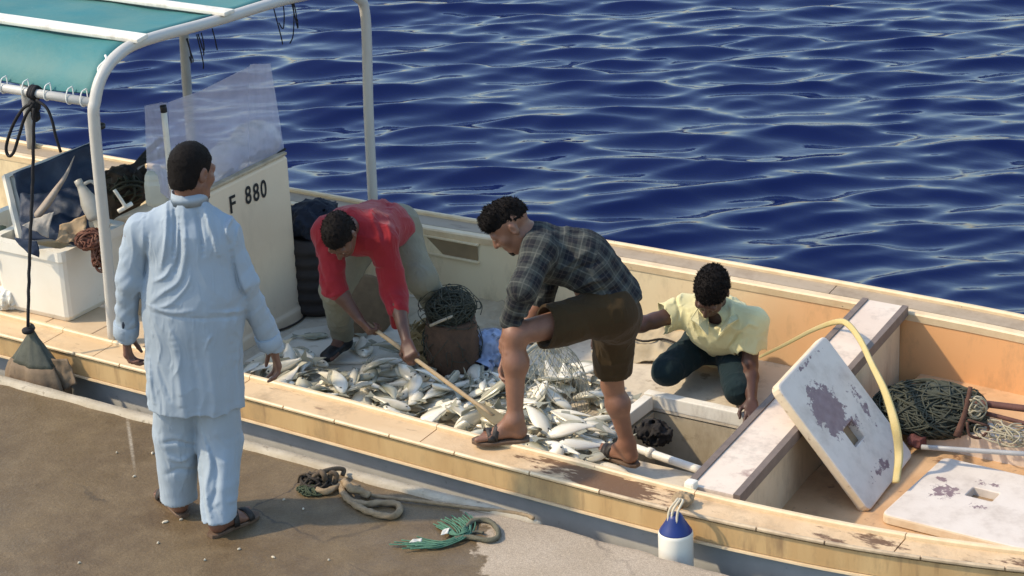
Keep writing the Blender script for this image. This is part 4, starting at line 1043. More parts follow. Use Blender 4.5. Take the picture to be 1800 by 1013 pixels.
while xx < B5 - .2:
    L_ = .30 + .12 * random.random()
    run("trim_strip", lambda x: [(no(x) + .011, .090), (no(x) + .004, .090), (no(x) - .002, .096), (no(x) - .002, .104), (no(x) + .004, .109), (no(x) + .011, .109)], xx + .004, min(xx + L_, B5) - .004, TRIM if xx < 1.2 else mat("trim_strip_worn", (.55, .43, .28), .6, (.30, .22, .14), 14, .8) if "trim_strip_worn" not in bpy.data.materials else bpy.data.materials["trim_strip_worn"], .1)
    xx += L_
# far gunwale
joints_f = [E5, -3.4, -1.9, -.3, 1.45, 3.1, 4.6, B5]
FARCAP = grime(mat("far_cap_tan", (.40, .32, .23), .6, (.32, .25, .17), 4, .7, .15, 40, .35, col3=(.26, .2, .14), scale3=9, sharp3=(.64, .72), stretch=(.5, 2, 1)), (.17, .12, .075), 1.6, .50, .82, .75)
for i in range(len(joints_f) - 1):
    run("gunwale_plank", lambda x: [(fi(x) + .028, .070), (fi(x) + .028, .088), (fo(x) - .028, .098), (fo(x) - .028, .070)], joints_f[i] + .003, joints_f[i + 1] - .003, FARCAP, .15)
run("outer_rail", lambda x: [(fo(x) - .028, .06), (fo(x) - .028, .112), (fo(x) - .020, .120), (fo(x) - .004, .120), (fo(x) + .004, .110), (fo(x) + .004, -.03), (fo(x) - .028, -.03)], E5, B5, TRIM, .15)
run("inner_rail", lambda x: [(fi(x) - .020, .040), (fi(x) - .024, .078), (fi(x) - .016, .086), (fi(x) + .022, .088), (fi(x) + .022, .070), (fi(x) + .0, .066), (fi(x) - .002, .040)], E5, B5, TRIM, .15)
# working deck with the hatch opening
HX0, HX1, HY0, HY1 = .80, 1.735, 1.27, 1.93
g = Geo()
def slab(x0, x1, fy0, fy1, z, t=.04, n=12):
    g.loft([[(x, fy0(x), z - t), (x, fy0(x), z), (x, fy1(x), z), (x, fy1(x), z - t)] for x in np.linspace(x0, x1, n)])
nl = lambda x: ni(x) + .01; fl = lambda x: fi(x) - .01
slab(E5 + .05, HX0 + .02, nl, fl, DECK_Z, n=24)
slab(HX0 + .0201, HX1, nl, lambda x: HY0 + .01, DECK_Z, n=6); slab(HX0 + .0201, 1.72, lambda x: HY1 - .03, fl, DECK_Z, n=6)
g.build("deck", DECKM, boat, False)
# raised edge pieces round the hatch
def coaming(c, d): Geo().box(c, d, bev=.006).build("hatch_coaming", WHITEP, boat, False)
coaming((HX0 + .012, (HY0 + HY1) / 2 - .02, DECK_Z + .012), (.052, HY1 - HY0 - .05, .075)); coaming(((HX0 + HX1) / 2 - .04, HY1 - .004, DECK_Z + .0125), (HX1 - HX0 - .03, .056, .076))
Geo().tube([P(1112, 786, -.30), P(1170, 806, -.305), P(1238, 829, -.30)], .021, 12, sub=3).build("hatch_pipe", WHITEP, boat, True)
Geo().tube([P(1140, 795, -.30), P(1147, 798, -.30)], .027, 12, sub=2).build("pipe_collar", WHITEP, boat, True)
# hold under the hatch
g = Geo(); zb = -.88
g.box((HX0 + .02, (HY0 + HY1) / 2, (zb + DECK_Z - .05) / 2), (.024, HY1 - HY0 + .08, DECK_Z - .05 - zb)); g.box((HX1 + .05, (HY0 + HY1) / 2, (zb + DECK_Z) / 2), (.024, HY1 - HY0 + .08, DECK_Z - zb - .004))
g.box(((HX0 + HX1) / 2 + .03, HY1 - .012, (zb + DECK_Z - .05) / 2), (HX1 - HX0, .024, DECK_Z - .05 - zb)); g.box(((HX0 + HX1) / 2 + .03, HY0 + .0, (zb + DECK_Z - .05) / 2), (HX1 - HX0, .024, DECK_Z - .05 - zb))
g.box(((HX0 + HX1) / 2 + .03, (HY0 + HY1) / 2, zb - .014), (HX1 - HX0 + .06, HY1 - HY0 + .06, .024)); g.build("hold_lining", WALLHOLD, boat, False)
# bulkhead with its broad top plank
def skew(x0n, x1n, x0f, x1f, z0, z1, yn, yf, name, matl, bev=0):
    g = Geo(); 
    bot = [(x0n, yn, z0), (x1n, yn, z0), (x1f, yf, z0), (x0f, yf, z0)]; top = [(a, b, z1) for a, b, _ in bot]
    g.loft([bot, top]); return g.build(name, matl, boat, False)
yn, yf = .345, 2.655
skew(1.905, 2.085, 1.715, 1.880, -1.0, .088, yn + .03, yf - .01, "bulkhead", CREAM)
skew(1.895, 2.095, 1.700, 1.890, .0885, .118, yn + .01, yf - .004, "thwart", PLANK)
skew(1.862, 1.8945, 1.668, 1.6995, .070, .126, yn + .012, yf - .004, "edge_strip", GREYSTRIP)
skew(2.0955, 2.128, 1.8905, 1.922, .070, .124, yn + .006, yf - .004, "edge_strip", GREYSTRIP)
c = P(1215, 853, .13); Geo().box(c, (.05, .05, .045), bev=.012).build("corner_block", WHITEP, boat, False)
# bow compartment
g = Geo(); slab(2.0, B5 - .3, nl, fl, BOW_Z, n=16); g.build("bow_floor", BOWFLOOR, boat, False)
a = P(1622, 772, -.12); g = Geo(); g.loft([[(x, 1.86, BOW_Z), (x, 1.86, -.13), (x, 2.02, -.125), (x, 2.02, BOW_Z)] for x in np.linspace(a[0] - .1, 4.6, 8)]); g.build("bow_stringer", PLANK, boat, False)
# pocket recess in the far side
q0, q1 = PY(735, 415, 2.635), PY(842, 446, 2.635)
PK = mat("pocket_brown", (.27, .19, .10), .7, (.20, .14, .075), 6, .7, .2, 40)
def yfi(x, z): return fi(x) - .016 - .02 * (-z) / .42
g = Geo(); x0, x1, z0, z1 = q0[0], q1[0], -.062, .030
g.box(((x0 + x1) / 2, yfi(-.9, -.02) - .0005, (z0 + z1) / 2), (x1 - x0, .006, z1 - z0)); g.build("wall_pocket", PK, boat, False)
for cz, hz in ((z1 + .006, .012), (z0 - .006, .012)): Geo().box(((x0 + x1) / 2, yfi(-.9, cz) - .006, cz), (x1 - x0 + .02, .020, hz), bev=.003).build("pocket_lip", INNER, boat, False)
# side deck boards aft
SD = mat("side_deck_tan", (.62, .47, .30), .6, (.50, .36, .22), 5, .7, .2, 40, .35)
for x0, x1 in ((-5, -3.3), (-3.3, -2.05), (-2.05, -1.72), (-1.72, -1.36)):
    Geo().box(((x0 + x1) / 2, .635, .085), (x1 - x0 - .006, .33, .04), bev=.005).build("side_deck_board", SD, boat, False)
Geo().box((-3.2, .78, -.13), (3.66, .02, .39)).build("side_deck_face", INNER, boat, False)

# steering console with its registration and screen
CX0, CX1, CY0, CY1 = -2.02, -1.55, 1.06, 2.02
g = Geo(); rows = []
for z in (DECK_Z - .005, DECK_Z + .06, DECK_Z + .075):
    o = .012 if z < DECK_Z + .07 else 0; rows.append([(CX0 - o, CY0 - o, z), (CX1 + o, CY0 - o, z), (CX1 + o, CY1 + o, z), (CX0 - o, CY1 + o, z)])
rows.append([(CX0, CY0, .50), (CX1, CY0, .632), (CX1, CY1, .632), (CX0, CY1, .50)]); rows.append([(CX0 + .02, CY0 + .02, .515), (CX1 - .02, CY0 + .02, .648), (CX1 - .02, CY1 - .02, .648), (CX0 + .02, CY1 - .02, .515)])
g.loft(rows); cons = g.build("console", CONSOLE, boat, False); mod = cons.modifiers.new("bevel", 'BEVEL'); mod.width = .012; mod.segments = 2
Geo().box((CX1 - .02, (CY0 + CY1) / 2, .656), (.055, CY1 - CY0 - .02, .018), bev=.006).build("console_rim", mat("console_rim_tan", (.55, .44, .30), .6, (.36, .27, .17), 12, .8), cons, False)
def letter(ch, px, py_base, hgt, wid):
    cu = bpy.data.curves.new("letter", 'FONT'); cu.body = ch; cu.size = 1.0; cu.offset = .018; cu.extrude = .0; cu.resolution_u = 6
    tmp = bpy.data.objects.new("tmp", cu); COL.objects.link(tmp); dg = bpy.context.evaluated_depsgraph_get(); me = tmp.evaluated_get(dg).to_mesh()
    V = np.array([v.co[:] for v in me.vertices]); F = [tuple(p.vertices) for p in me.polygons]; tmp.evaluated_get(dg).to_mesh_clear()
    bpy.data.objects.remove(tmp); bpy.data.curves.remove(cu)
    V -= V.min(0); V[:, 0] *= wid / V[:, 0].max(); V[:, 1] *= hgt / V[:, 1].max()
    q = PX(px, py_base, CX1); W = np.stack([np.full(len(V), CX1 + .0035), q[1] + V[:, 0], q[2] + V[:, 1]], 1)
    o = mesh("registration_letter", W, F, BLACKT, cons, False); o["label"] = "black painted character " + ch; return o
letter("O", 359, 393, .098, .055); letter("F", 405, 376, .098, .050); letter("8", 432, 361, .104, .052); letter("8", 446, 356, .104, .052); letter("0", 459, 350, .104, .052)
def haze_plastic():
    m, N, L, b = nodes_of("clear_plastic_scratched"); N.remove(b); b = N.new("ShaderNodeAddShader"); tl = N.new("ShaderNodeBsdfTranslucent"); tl.inputs[0].default_value = (.46, .47, .50, 1); df = N.new("ShaderNodeBsdfDiffuse"); df.inputs[0].default_value = (.38, .38, .43, 1); L.new(tl.outputs[0], b.inputs[0]); L.new(df.outputs[0], b.inputs[1])
    t = N.new("ShaderNodeBsdfTransparent"); t.inputs[0].default_value = (.90, .90, .97, 1); mx = N.new("ShaderNodeMixShader")
    n = N.new("ShaderNodeTexNoise"); n.inputs["Scale"].default_value = 7; n.inputs["Detail"].default_value = 6; mr = N.new("ShaderNodeMapRange"); mr.inputs["To Min"].default_value = .22; mr.inputs["To Max"].default_value = .40
    L.new(n.outputs["Fac"], mr.inputs["Value"]); L.new(mr.outputs[0], mx.inputs[0]); L.new(t.outputs[0], mx.inputs[1]); L.new(b.outputs[0], mx.inputs[2]); L.new(mx.outputs[0], N["Material Output"].inputs[0])
    return m
HZ = haze_plastic()
sx = CX1 - .03
def pane(pts, name="windscreen_pane"):
    g = Geo(); A = [np.array(p) for p in pts]; n = nrm(np.cross(A[1] - A[0], A[2] - A[0])) * .002
    g.loft([[p + n for p in A], [p - n for p in A]]); return g.build(name, HZ, cons, False)
pr = lambda px, py: PX(px, py, sx)
pane([pr(500, 268), pr(475, 112), pr(441, 113), pr(437, 118), pr(437, 300)])
pane([pr(436.5, 300), pr(436.5, 118), pr(352, 160), pr(296, 180), pr(300, 352)])
l0 = pr(295, 182); pane([pr(299, 352), pr(295, 181), PY(284, 180, l0[1] - .02), PY(254, 186, l0[1] - .02), PY(259, 320, l0[1] - .02)])
Geo().tube([pr(288, 196), pr(303, 345)], .016, 12).build("screen_post", WHITEP, cons, True); Geo().tube([pr(286.5, 186), pr(288.3, 197)], .018, 12).build("post_cap", BLACKT, cons, True)

# canopy: hoops, battens, cover and lashings
HXC = -1.42
hoop = [np.array((-1.55, .47, .10)), np.array((-1.50, .44, .55)), np.array((-1.43, .385, 1.30)), np.array((-1.42, .40, 1.44)), np.array((-1.42, .47, 1.55)), np.array((-1.42, .60, 1.620)), np.array((-1.42, .80, 1.64)), np.array((-1.42, 1.34, 1.60)), np.array((-1.42, 1.95, 1.565)), np.array((-1.42, 2.42, 1.50)), np.array((-1.42, 2.60, 1.42)), np.array((-1.43, 2.68, 1.28)), np.array((-1.47, 2.70, .70)), np.array((-1.50, 2.72, .08))]
def hoop_at(dx, matl): Geo().tube([p + np.array((dx, 0, 0)) for p in hoop], .030, 14, sub=5).build("canopy_hoop", matl, boat, True)
hoop_at(0, STEEL); hoop_at(-1.36, STEELD); hoop_at(-2.72, STEELD)
c = (hoop[2] * .55 + hoop[1] * .45); Geo().lathe([(.0275, -.012), (.032, -.009), (.032, .009), (.0275, .012)], PX(174, 222, c[0]), 16, (0, .05, 1)).build("pole_band", BLACKT, boat, True)
rail_a, rail_b = np.array((HXC, .395, 1.43)), np.array((-4.4, .395, 1.43)); Geo().tube([rail_a, rail_b], .023, 12, sub=6).build("canopy_side_rail", STEEL, boat, True)
def batten(y, z, w=.085):
    b = Geo(); b.box(((HXC - 4.4) / 2 + .02, y, z), (4.4 + HXC + .06, w, .022), rot_axis((1, 0, 0), .12 if y < 1 else -.02), bev=.006); b.build("canopy_batten", WHITEP, boat, False)
batten(.735, 1.672); batten(1.42, 1.632)
TEAL = mat("canopy_teal", (.030, .175, .185), .6, (.085, .20, .180), 3, .7, .25, 25, .35, col3=(.30, .40, .38), scale3=16, sharp3=(.70, .735))
prof = [(.43, 1.462), (.50, 1.545), (.60, 1.635), (.70, 1.658), (.82, 1.664), (1.1, 1.644), (1.34, 1.626), (1.65, 1.608), (1.95, 1.594), (2.2, 1.565), (2.42, 1.528), (2.56, 1.46)]
g = Geo(); rows = []
for i, x in enumerate(np.linspace(HXC - .035, -4.4, 40)):
    sag = -.018 * abs(math.sin((x - HXC) / 1.36 * math.pi)); w = .007 * float(vnoise(np.array(x * 5), np.array(0.), np.array(0.)))
    top = [(x, y, z + sag * (1 if .6 < y < 2.4 else .3) + w + .006 * float(vnoise(np.array(x * 9), np.array(y * 9), np.array(2.)))) for y, z in prof]; rows.append(top + [(a, b, c - .006) for a, b, c in top[::-1]])
g.loft(rows); g.build("canopy_cover", TEAL, boat, True)
LASH = mat("lashing_white", (.72, .72, .66), .7)
for px, py in ((5, 137), (43, 143), (82, 150), (121, 155), (146, 160)):
    q = PY(px, py, .40); b = np.array((q[0], .395, 1.43)); a = b + np.array((.0, .03, .055)); Geo().tube([a, a * .5 + b * .5 + np.array((0, -.022, .018)), b + np.array((.004, -.028, 0)), b + np.array((.006, -.012, -.024)), b + np.array((.008, .016, -.016)), b + np.array((.006, .026, .02)), a], .0034, 6).build("lashing", LASH, boat, True)
zz = [np.array((HXC - .01 - .03 * (i % 2), .40 + .030 * i, 1.44 + (.045 * i if i < 4 else .135 + .01 * i))) for i in range(6)]; Geo().tube(zz, .006, 6).build("lashing", LASH, boat, True)

# ------------------------------------------------------------------ crumpled sheets, bags and nets
def sheet(name, corners, nu, nv, amp, freq, matl, parent=None, loc=None, seed=0.0, thick=.004, edge=.02, drape=None, ridge=True):
    """Crumpled sheet over a bilinear patch of four corners (A B C D), with thickness."""
    A, Bc, Cc, D = [np.asarray(c, float) for c in corners]; n = nrm(np.cross(Bc - A, D - A)); n = n if n[2] > -.2 else -n
    u = np.linspace(0, 1, nu)[:, None, None]; v = np.linspace(0, 1, nv)[None, :, None]
    S = (A * (1 - u) + Bc * u) * (1 - v) + (D * (1 - u) + Cc * u) * v
    x, y, z = [S[..., i] for i in range(3)]
    h = vnoise(x * freq + seed, y * freq, z * freq + seed); h2 = vnoise(x * freq * 2.3 + seed, y * freq * 2.3 + 4, z * freq * 2.3)
    if ridge: h = .6 - 1.3 * np.abs(h); h2 = .4 - np.abs(h2)
    S = S + n * ((h + .5 * h2) * amp)[..., None]
    e = np.stack([vnoise(x * 9 + seed, y * 9, z * 9), vnoise(x * 9 + 30 + seed, y * 9, z * 9), 0 * x], 2) * edge
    S = S + e
    if drape is not None: S = drape(S, u, v)
    V = np.concatenate([S.reshape(-1, 3), (S - n * thick).reshape(-1, 3)]); I = np.arange(nu * nv).reshape(nu, nv); o = nu * nv
    Q = np.stack([I[:-1, :-1], I[1:, :-1], I[1:, 1:], I[:-1, 1:]], 2).reshape(-1, 4); Qb = Q[:, ::-1] + o
    bd = np.concatenate([I[:, 0], I[-1, 1:], I[-2::-1, -1], I[0, -2:0:-1]]); nx = np.roll(bd, -1); Qe = np.stack([bd, bd + o, nx + o, nx], 1)
    return mesh(name, V, np.vstack([Q, Qb, Qe]), matl, parent, True, loc)
def blob(name, c, r, matl, amp=.02, freq=14, seed=0.0, parent=None, loc=None, h=.008, base=None, parts=None, ridge=True):
    """Crumpled solid (bags, bundles)."""
    c = np.asarray(c, float); r = np.asarray(r, float); B = Sdf(c - r - .05, c + r + .05, h); B.ell(c, np.eye(3), tuple(r), .02)
    for q, rr in (parts or []): B.ell(np.asarray(q, float), np.eye(3), tuple(rr), .04)
    def fn(x, y, z):
        a = vnoise(x * freq + seed, y * freq, z * freq); b = vnoise(x * freq * 2.4 + seed, y * freq * 2.4, z * freq * 2.4)
        return amp * ((.6 - 1.5 * np.abs(a)) + .5 * (.5 - np.abs(b) * 1.4) if ridge else a + .5 * b)
    B.disp(fn, .05)
    if base is not None: B.plane(np.array([0, 0, base]), -UP)
    V, Q = B.surface(); return mesh(name, V, Q, matl, parent, True, loc)
def scribble(c, r, n, rad, geo, seed, turns=1.2, seg=5, sub=3):
    """Loops of line tangled inside an ellipsoid, added to geo."""
    rr = np.random.default_rng(seed)
    for _ in range(n):
        ax = nrm(rr.normal(size=3)); k = rot_axis(ax, 0) ; a0 = rr.random() * 6.28; e1 = nrm(np.cross(ax, rr.normal(size=3))); e2 = np.cross(ax, e1); cc = rr.normal(size=3) * .25
        m = 9; s = .55 + .5 * rr.random(); pts = []
        for t in np.linspace(0, 1, m):
            a = a0 + t * 6.28 * turns * (.5 + .5 * rr.random() * 0 + .35); p = (e1 * math.cos(a) + e2 * math.sin(a)) * s + cc + rr.normal(size=3) * .07
            L = np.linalg.norm(p); p = p / max(1, L); pts.append(np.asarray(c) + p * np.asarray(r))
        geo.tube(pts, rad, seg, sub=sub)
    return geo

NETG = mat("net_dark_green", (.038, .044, .032), .85, (.085, .085, .06), 20, .6)
NETG2 = mat("net_olive", (.06, .062, .040), .85, (.04, .042, .03), 20, .6)
ROPET = mat("rope_tan", (.34, .25, .15), .9, (.20, .14, .08), 30, .7, .4, 200)
ROPED = mat("rope_dark", (.022, .018, .015), .85, (.05, .04, .03), 30, .6)
ROPEB = mat("rope_black", (.010, .010, .012), .8)
TARPB = mat("cloth_beige_dirty", (.50, .42, .29), .9, (.34, .27, .17), 5, .8, .2, 90, .2)
BASK = mat("basket_brown", (.12, .070, .042), .85, (.065, .040, .026), 18, .7, .5, 90)
BAGBLUE = mat("bag_blue_plastic", (.36, .43, .58), .4, (.22, .28, .44), 10, .7, .1, 60, .5)

# ------------------------------------------------------------------ white tub of gear, beside the canopy post
tub = thing("gear_tub", (-2.1, .75, .11), "white plastic tub heaped with rags and net beside the white canopy post", "tub")
g = Geo(); a0, a1, b0, b1 = -2.42, -1.905, .53, 1.02; z0, z1 = .108, .515
def rr4(x0, x1, y0, y1, z, r=.03, k=3):
    pts = []
    for cx, cy, s in ((x1 - r, y1 - r, 0), (x0 + r, y1 - r, 1), (x0 + r, y0 + r, 2), (x1 - r, y0 + r, 3)):
        for t in np.linspace(0, math.pi / 2, k): pts.append((cx + r * math.cos(t + s * math.pi / 2), cy + r * math.sin(t + s * math.pi / 2), z))
    return pts
g.loft([rr4(a0 + .035, a1 - .03, b0 + .03, b1 - .03, z0), rr4(a0 + .030, a1 - .012, b0 + .012, b1 - .012, z0 + .03), rr4(a0 + .01, a1, b0, b1, z1 - .06), rr4(a0 - .012, a1 + .014, b0 - .014, b1 + .014, z1 - .055), rr4(a0 - .012, a1 + .014, b0 - .014, b1 + .014, z1),
        rr4(a0 + .035, a1 - .033, b0 + .033, b1 - .033, z1), rr4(a0 + .045, a1 - .045, b0 + .045, b1 - .045, z1 - .22)], caps=True)
TUBW = mat("tub_white", (.80, .77, .68), .4, (.72, .66, .54), 3, .6, .05, 40, .45, col3=(.45, .36, .24), scale3=12, sharp3=(.68, .76))
g.build("tub_body", TUBW, tub, False)
lid = thing("tub_lid", PY(20, 410, .62), "white lid standing open behind the gear tub, its inside dark blue", "lid")
L0, L1, L2, L3 = PD(34, 428, 1.78), PD(178, 420, 2.02), PD(172, 246, 2.20), PD(6, 308, 1.96)
n = nrm(np.cross(L1 - L0, L3 - L0)); n = n if n @ FW < 0 else -n
ctr = (L0 + L1 + L2 + L3) / 4
outer = [L0, L1, L2, L3]; inner = [outer[0] + (ctr - outer[0]) * .10, outer[1] + (ctr - outer[1]) * .04, outer[2] + (ctr - outer[2]) * .05, outer[3] + (ctr - outer[3]) * .10]
g = Geo(); g.loft([[p - n * .03 for p in outer], [p + n * .012 for p in outer], [p + n * .012 for p in inner], [p - n * .006 for p in inner]]); g.build("lid_shell", TUBW, lid, False)
NAVY = mat("tarp_navy", (.012, .022, .050), .6, (.03, .05, .085), 7, .7, .25, 60, .4)
sheet("lid_lining", [p + n * .050 for p in inner], 40, 28, .050, 6.5, NAVY, lid, seed=3, thick=.003, edge=0)
# things heaped in the tub
nv = thing("tarpaulin", (-2.15, .75, .5), "dark navy tarpaulin bunched up in the tub under the black rope", "tarpaulin")
sheet("tarp_fold", [PD(40, 425, 1.55), PD(150, 430, 1.55), PD(165, 330, 1.85), PD(36, 345, 1.80)], 34, 26, .045, 8, NAVY, nv, seed=8, thick=.004, edge=.03)
sheet("tarp_fold", [PD(30, 418, 1.50), PD(62, 425, 1.47), PD(66, 455, 1.44), PD(48, 446, 1.45)], 12, 12, .02, 16, NAVY, nv, seed=4, thick=.004)
RAG = mat("rag_grey", (.42, .39, .34), .9, (.26, .23, .20), 9, .8, .3, 120)
RAGT = mat("rag_tan", (.45, .33, .20), .9, (.30, .20, .11), 9, .8, .3, 120)
rg = thing("rag", PD(80, 400, 1.5), "pale grey twisted rag hanging over the near rim of the tub", "rag")
sheet("rag_cloth", [PD(36, 398, 1.44), PD(88, 416, 1.44), PD(96, 372, 1.50), PD(60, 385, 1.50)], 18, 14, .022, 18, RAG, rg, seed=12, thick=.004)
rg2 = thing("rag", PD(100, 330, 1.6), "long grey-brown rag standing up against the blue lid lining", "rag")
g = Geo(); g.tube([PD(66, 378, 1.62), PD(84, 356, 1.62), PD(98, 335, 1.64), PD(116, 308, 1.68), PD(131, 274, 1.72)], [.045, .05, .038, .022, .004], 10, flat=.45, sub=5); g.build("rag_cloth", mat("rag_brownish", (.30, .24, .19), .9, (.40, .35, .30), 12, .7, .3, 100), rg2, True)
rg3 = thing("rag", PD(128, 400, 1.5), "tan crumpled rag lying in the tub left of the red net", "rag")
sheet("rag_cloth", [PD(100, 425, 1.44), PD(150, 428, 1.46), PD(152, 378, 1.56), PD(104, 398, 1.52)], 20, 16, .03, 15, RAGT, rg3, seed=22, thick=.004)
rn = thing("net_bundle", PD(165, 420, 1.45), "rust red bundle of netting spilling over the tub corner", "net")
g = Geo(); scribble(PD(160, 420, 1.48), (.08, .09, .05), 40, .005, g, 41, .8); scribble(PD(176, 448, 1.46), (.045, .05, .10), 22, .005, g, 42, 1.0); g.build("net_strands", mat("net_rust", (.13, .045, .028), .85, (.22, .12, .08), 30, .7), rn, True)
blob("net_core", PD(160, 422, 1.50), (.075, .08, .04), mat("net_rust_dark", (.10, .035, .022), .9, (.16, .07, .05), 30, .7), .02, 26, 3, rn)
bt = thing("plastic_bottle", PD(150, 345, 1.55), "translucent white plastic can with a handle lying tilted on the tub", "bottle")
PLW = mat("plastic_milky", (.40, .38, .33), .35, (.30, .28, .23), 8, .6, .05, 40, .5)
A, Bp = PD(136, 316, 1.58), PD(172, 384, 1.52); ax = nrm(Bp - A); Lb = np.linalg.norm(Bp - A)
g = Geo(); g.lathe([(.012, 0), (.021, .002), (.022, .03), (.020, .034), (.024, .05), (.034, .09), (.047, .125), (.05, .16), (.05, Lb - .02), (.044, Lb), (.01, Lb + .003)], A, 18, ax); g.build("bottle_body", PLW, bt, True)
g = Geo(); g.tube([A + ax * .03 + RT * .015, A + ax * .035 + RT * .062 + UP * .02, A + ax * .09 + RT * .075 + UP * .015, A + ax * .14 + RT * .045], .010, 8); g.build("handle", PLW, bt, True)
# black rope with loops and the sack it holds
sk = thing("sack", (-1.80, .10, -.15), "brown sack with a dark gathered top hanging on a rope between boat and quay", "sack")
top = PY(48, 572, .12)
SACKT = mat("sack_top_dark", (.075, .080, .060), .6, (.035, .038, .03), 14, .8, .2, 80, .4)
SACKB = mat("sack_body_brown", (.23, .165, .105), .75, (.115, .080, .05), 5, .9, .25, 60, .3, col3=(.07, .05, .035), scale3=9, sharp3=(.60, .70))
pl = lambda a, r, h: 1 + .06 * np.cos(a * 7 + h * 9) + .05 * np.cos(a * 12 + 1) * (1 if r > .05 else .3) + .05 * np.cos(a * 3 + h * 5)
g = Geo(); g.lathe([(.004, .004), (.020, -.006), (.026, -.02), (.018, -.035), (.040, -.075), (.085, -.135), (.128, -.195), (.150, -.225)], top, 40, fn=pl); g.V = [(x, .145 + (y - .12) * .5, z) for x, y, z in g.V]; g.build("sack_top", SACKT, sk, True)
g = Geo(); g.lathe([(.148, -.215), (.166, -.24), (.185, -.29), (.196, -.36), (.195, -.43), (.178, -.50), (.14, -.56), (.06, -.60), (.004, -.61)], top, 40, fn=pl); g.V = [(x, .145 + (y - .12) * .5, z) for x, y, z in g.V]; g.build("sack_body", SACKB, sk, True)
q = top + np.array((.165, .03, -.20)); sheet("sack_flap", [q + (-.05, 0, .03), q + (.04, .0, .035), q + (.10, .0, -.09), q + (.02, -.02, -.13)], 12, 12, .02, 20, SACKB, sk, seed=5, thick=.006)
g = Geo(); g.lathe([(.024, -.012), (.031, -.006), (.031, .008), (.024, .014)], top + UP * -.03, 12); g.build("tie", ROPEB, sk, True)
rp = thing("rope", PY(60, 160, .395), "thin black rope knotted on the canopy rail with hanging loops, holding up the sack", "rope")
k = np.array((PY(60, 160, .395)[0], .395, 1.43)); yk = .37
pt = lambda px, py, y=.36: PY(px, py, y)
g = Geo()
g.tube([pt(60, 190), pt(59, 240), pt(57, 330, .32), pt(52, 450, .22), pt(49, 575, .12)], .0085, 8, 60, 3, sub=8)
g.tube([pt(56, 182), pt(40, 192), pt(22, 222), pt(11, 258), pt(15, 274), pt(24, 268), pt(33, 240), pt(44, 206), pt(58, 184)], .0085, 8, sub=6)
g.tube([pt(64, 176), pt(82, 190), pt(92, 214), pt(98, 240), pt(107, 268)], .0075, 8, sub=6)
for i in range(3): g.tube([k + np.array((-.012 + .014 * i, .0, -.03)), k + np.array((-.012 + .014 * i, -.034, -.0)), k + np.array((-.012 + .014 * i, 0, .034)), k + np.array((-.012 + .014 * i, .034, 0)), k + np.array((-.012 + .014 * i, 0, -.03))], .010, 8)
g.build("rope_strand", ROPEB, rp, True)
blob("rope_knot", k + np.array((0.0, -.01, -.062)), (.028, .028, .040), ROPEB, .008, 50, 1, rp, h=.006); blob("rope_knot", k + np.array((0.0, -.01, -.115)), (.022, .022, .03), ROPEB, .008, 50, 3, rp, h=.006)
# second white crate and clear bag at the left edge
cr = thing("white_crate", (-2.75, .8, .1), "white crate at the left edge of the picture, left of the gear tub", "crate")
g = Geo(); q = P(18, 520, .11); x1, y0 = q[0] + .02, q[1] + .12; g.loft([rr4(x1 - .52, x1 - .02, y0 + .02, y0 + .45, .108), rr4(x1 - .54, x1, y0, y0 + .47, .34), rr4(x1 - .55, x1 + .01, y0 - .01, y0 + .48, .342), rr4(x1 - .55, x1 + .01, y0 - .01, y0 + .48, .36), rr4(x1 - .50, x1 - .04, y0 + .04, y0 + .43, .36), rr4(x1 - .5, x1 - .04, y0 + .04, y0 + .43, .2)]); g.build("crate_body", TUBW, cr, False)
gs = thing("green_sack", (-2.7, .95, .37), "grey-green folded sack lying on the white crate", "sack")
sheet("sack_cloth", [PD(-30, 455, 1.7), PD(14, 452, 1.7), PD(10, 395, 1.9), PD(-30, 400, 1.9)], 14, 12, .02, 14, mat("sack_green", (.16, .19, .13), .9, (.1, .12, .08), 10, .7), gs, seed=31)
pb = thing("plastic_bag", P(18, 535, .11), "crumpled clear plastic bag on the side deck below the white crate", "bag")
CLP = mat("plastic_bag_clear", (.72, .70, .62), .3, (.55, .52, .44), 14, .7, .2, 70, .5)
blob("bag_film", P(16, 530, .14) + UP * .02, (.085, .07, .07), CLP, .022, 24, 9, pb, base=.106)

# ------------------------------------------------------------------ gear behind the tub and on the console
for i, (a, b, r, nm, lb) in enumerate([((206, 352, 1.2), (262, 292, 1.6), .016, ROPED, "dark pole behind the canopy post, uppermost of the three slanting poles"), ((200, 346, 1.2), (300, 312, 1.6), .014, ROPED, "dark pole behind the canopy post, lowest and flattest of the three slanting poles"),
                                        ((212, 350, 1.25), (280, 300, 1.7), .012, STEELD, "grey pole lying between the two dark poles behind the canopy post")]):
    A, Bp = PD(a[0], a[1], a[2] + .35), PD(b[0], b[1], b[2] + .3); A = A + FW * .45; Bp = Bp + FW * .45; t = thing("pole", A, lb, "pole"); Geo().tube([A, (A + Bp) / 2 + UP * .01, Bp], r, 10).build("shaft", nm, t, True); Geo().tube([A - (Bp - A) * .03, A + (Bp - A) * .04], r * 1.35, 10).build("grip", ROPEB, t, True)
gp = thing("gear_heap", PD(215, 350, 2.45), "dark heap of netting and gear between the tub and the console", "gear heap")
blob("heap_core", PD(222, 325, 2.45), (.13, .16, .09), mat("gear_dark", (.035, .028, .022), .9, (.07, .05, .035), 12, .8, .4, 60), .04, 12, 6, gp, parts=[(PD(205, 350, 2.40), (.10, .12, .14))])
g = Geo(); scribble(PD(215, 330, 2.35), (.14, .10, .08), 18, .006, g, 51, 1.0); g.build("heap_lines", NETG2, gp, True)
hd = thing("t_handle", PD(218, 355, 1.55), "white T shaped handle leaning beside the white canopy post", "handle")
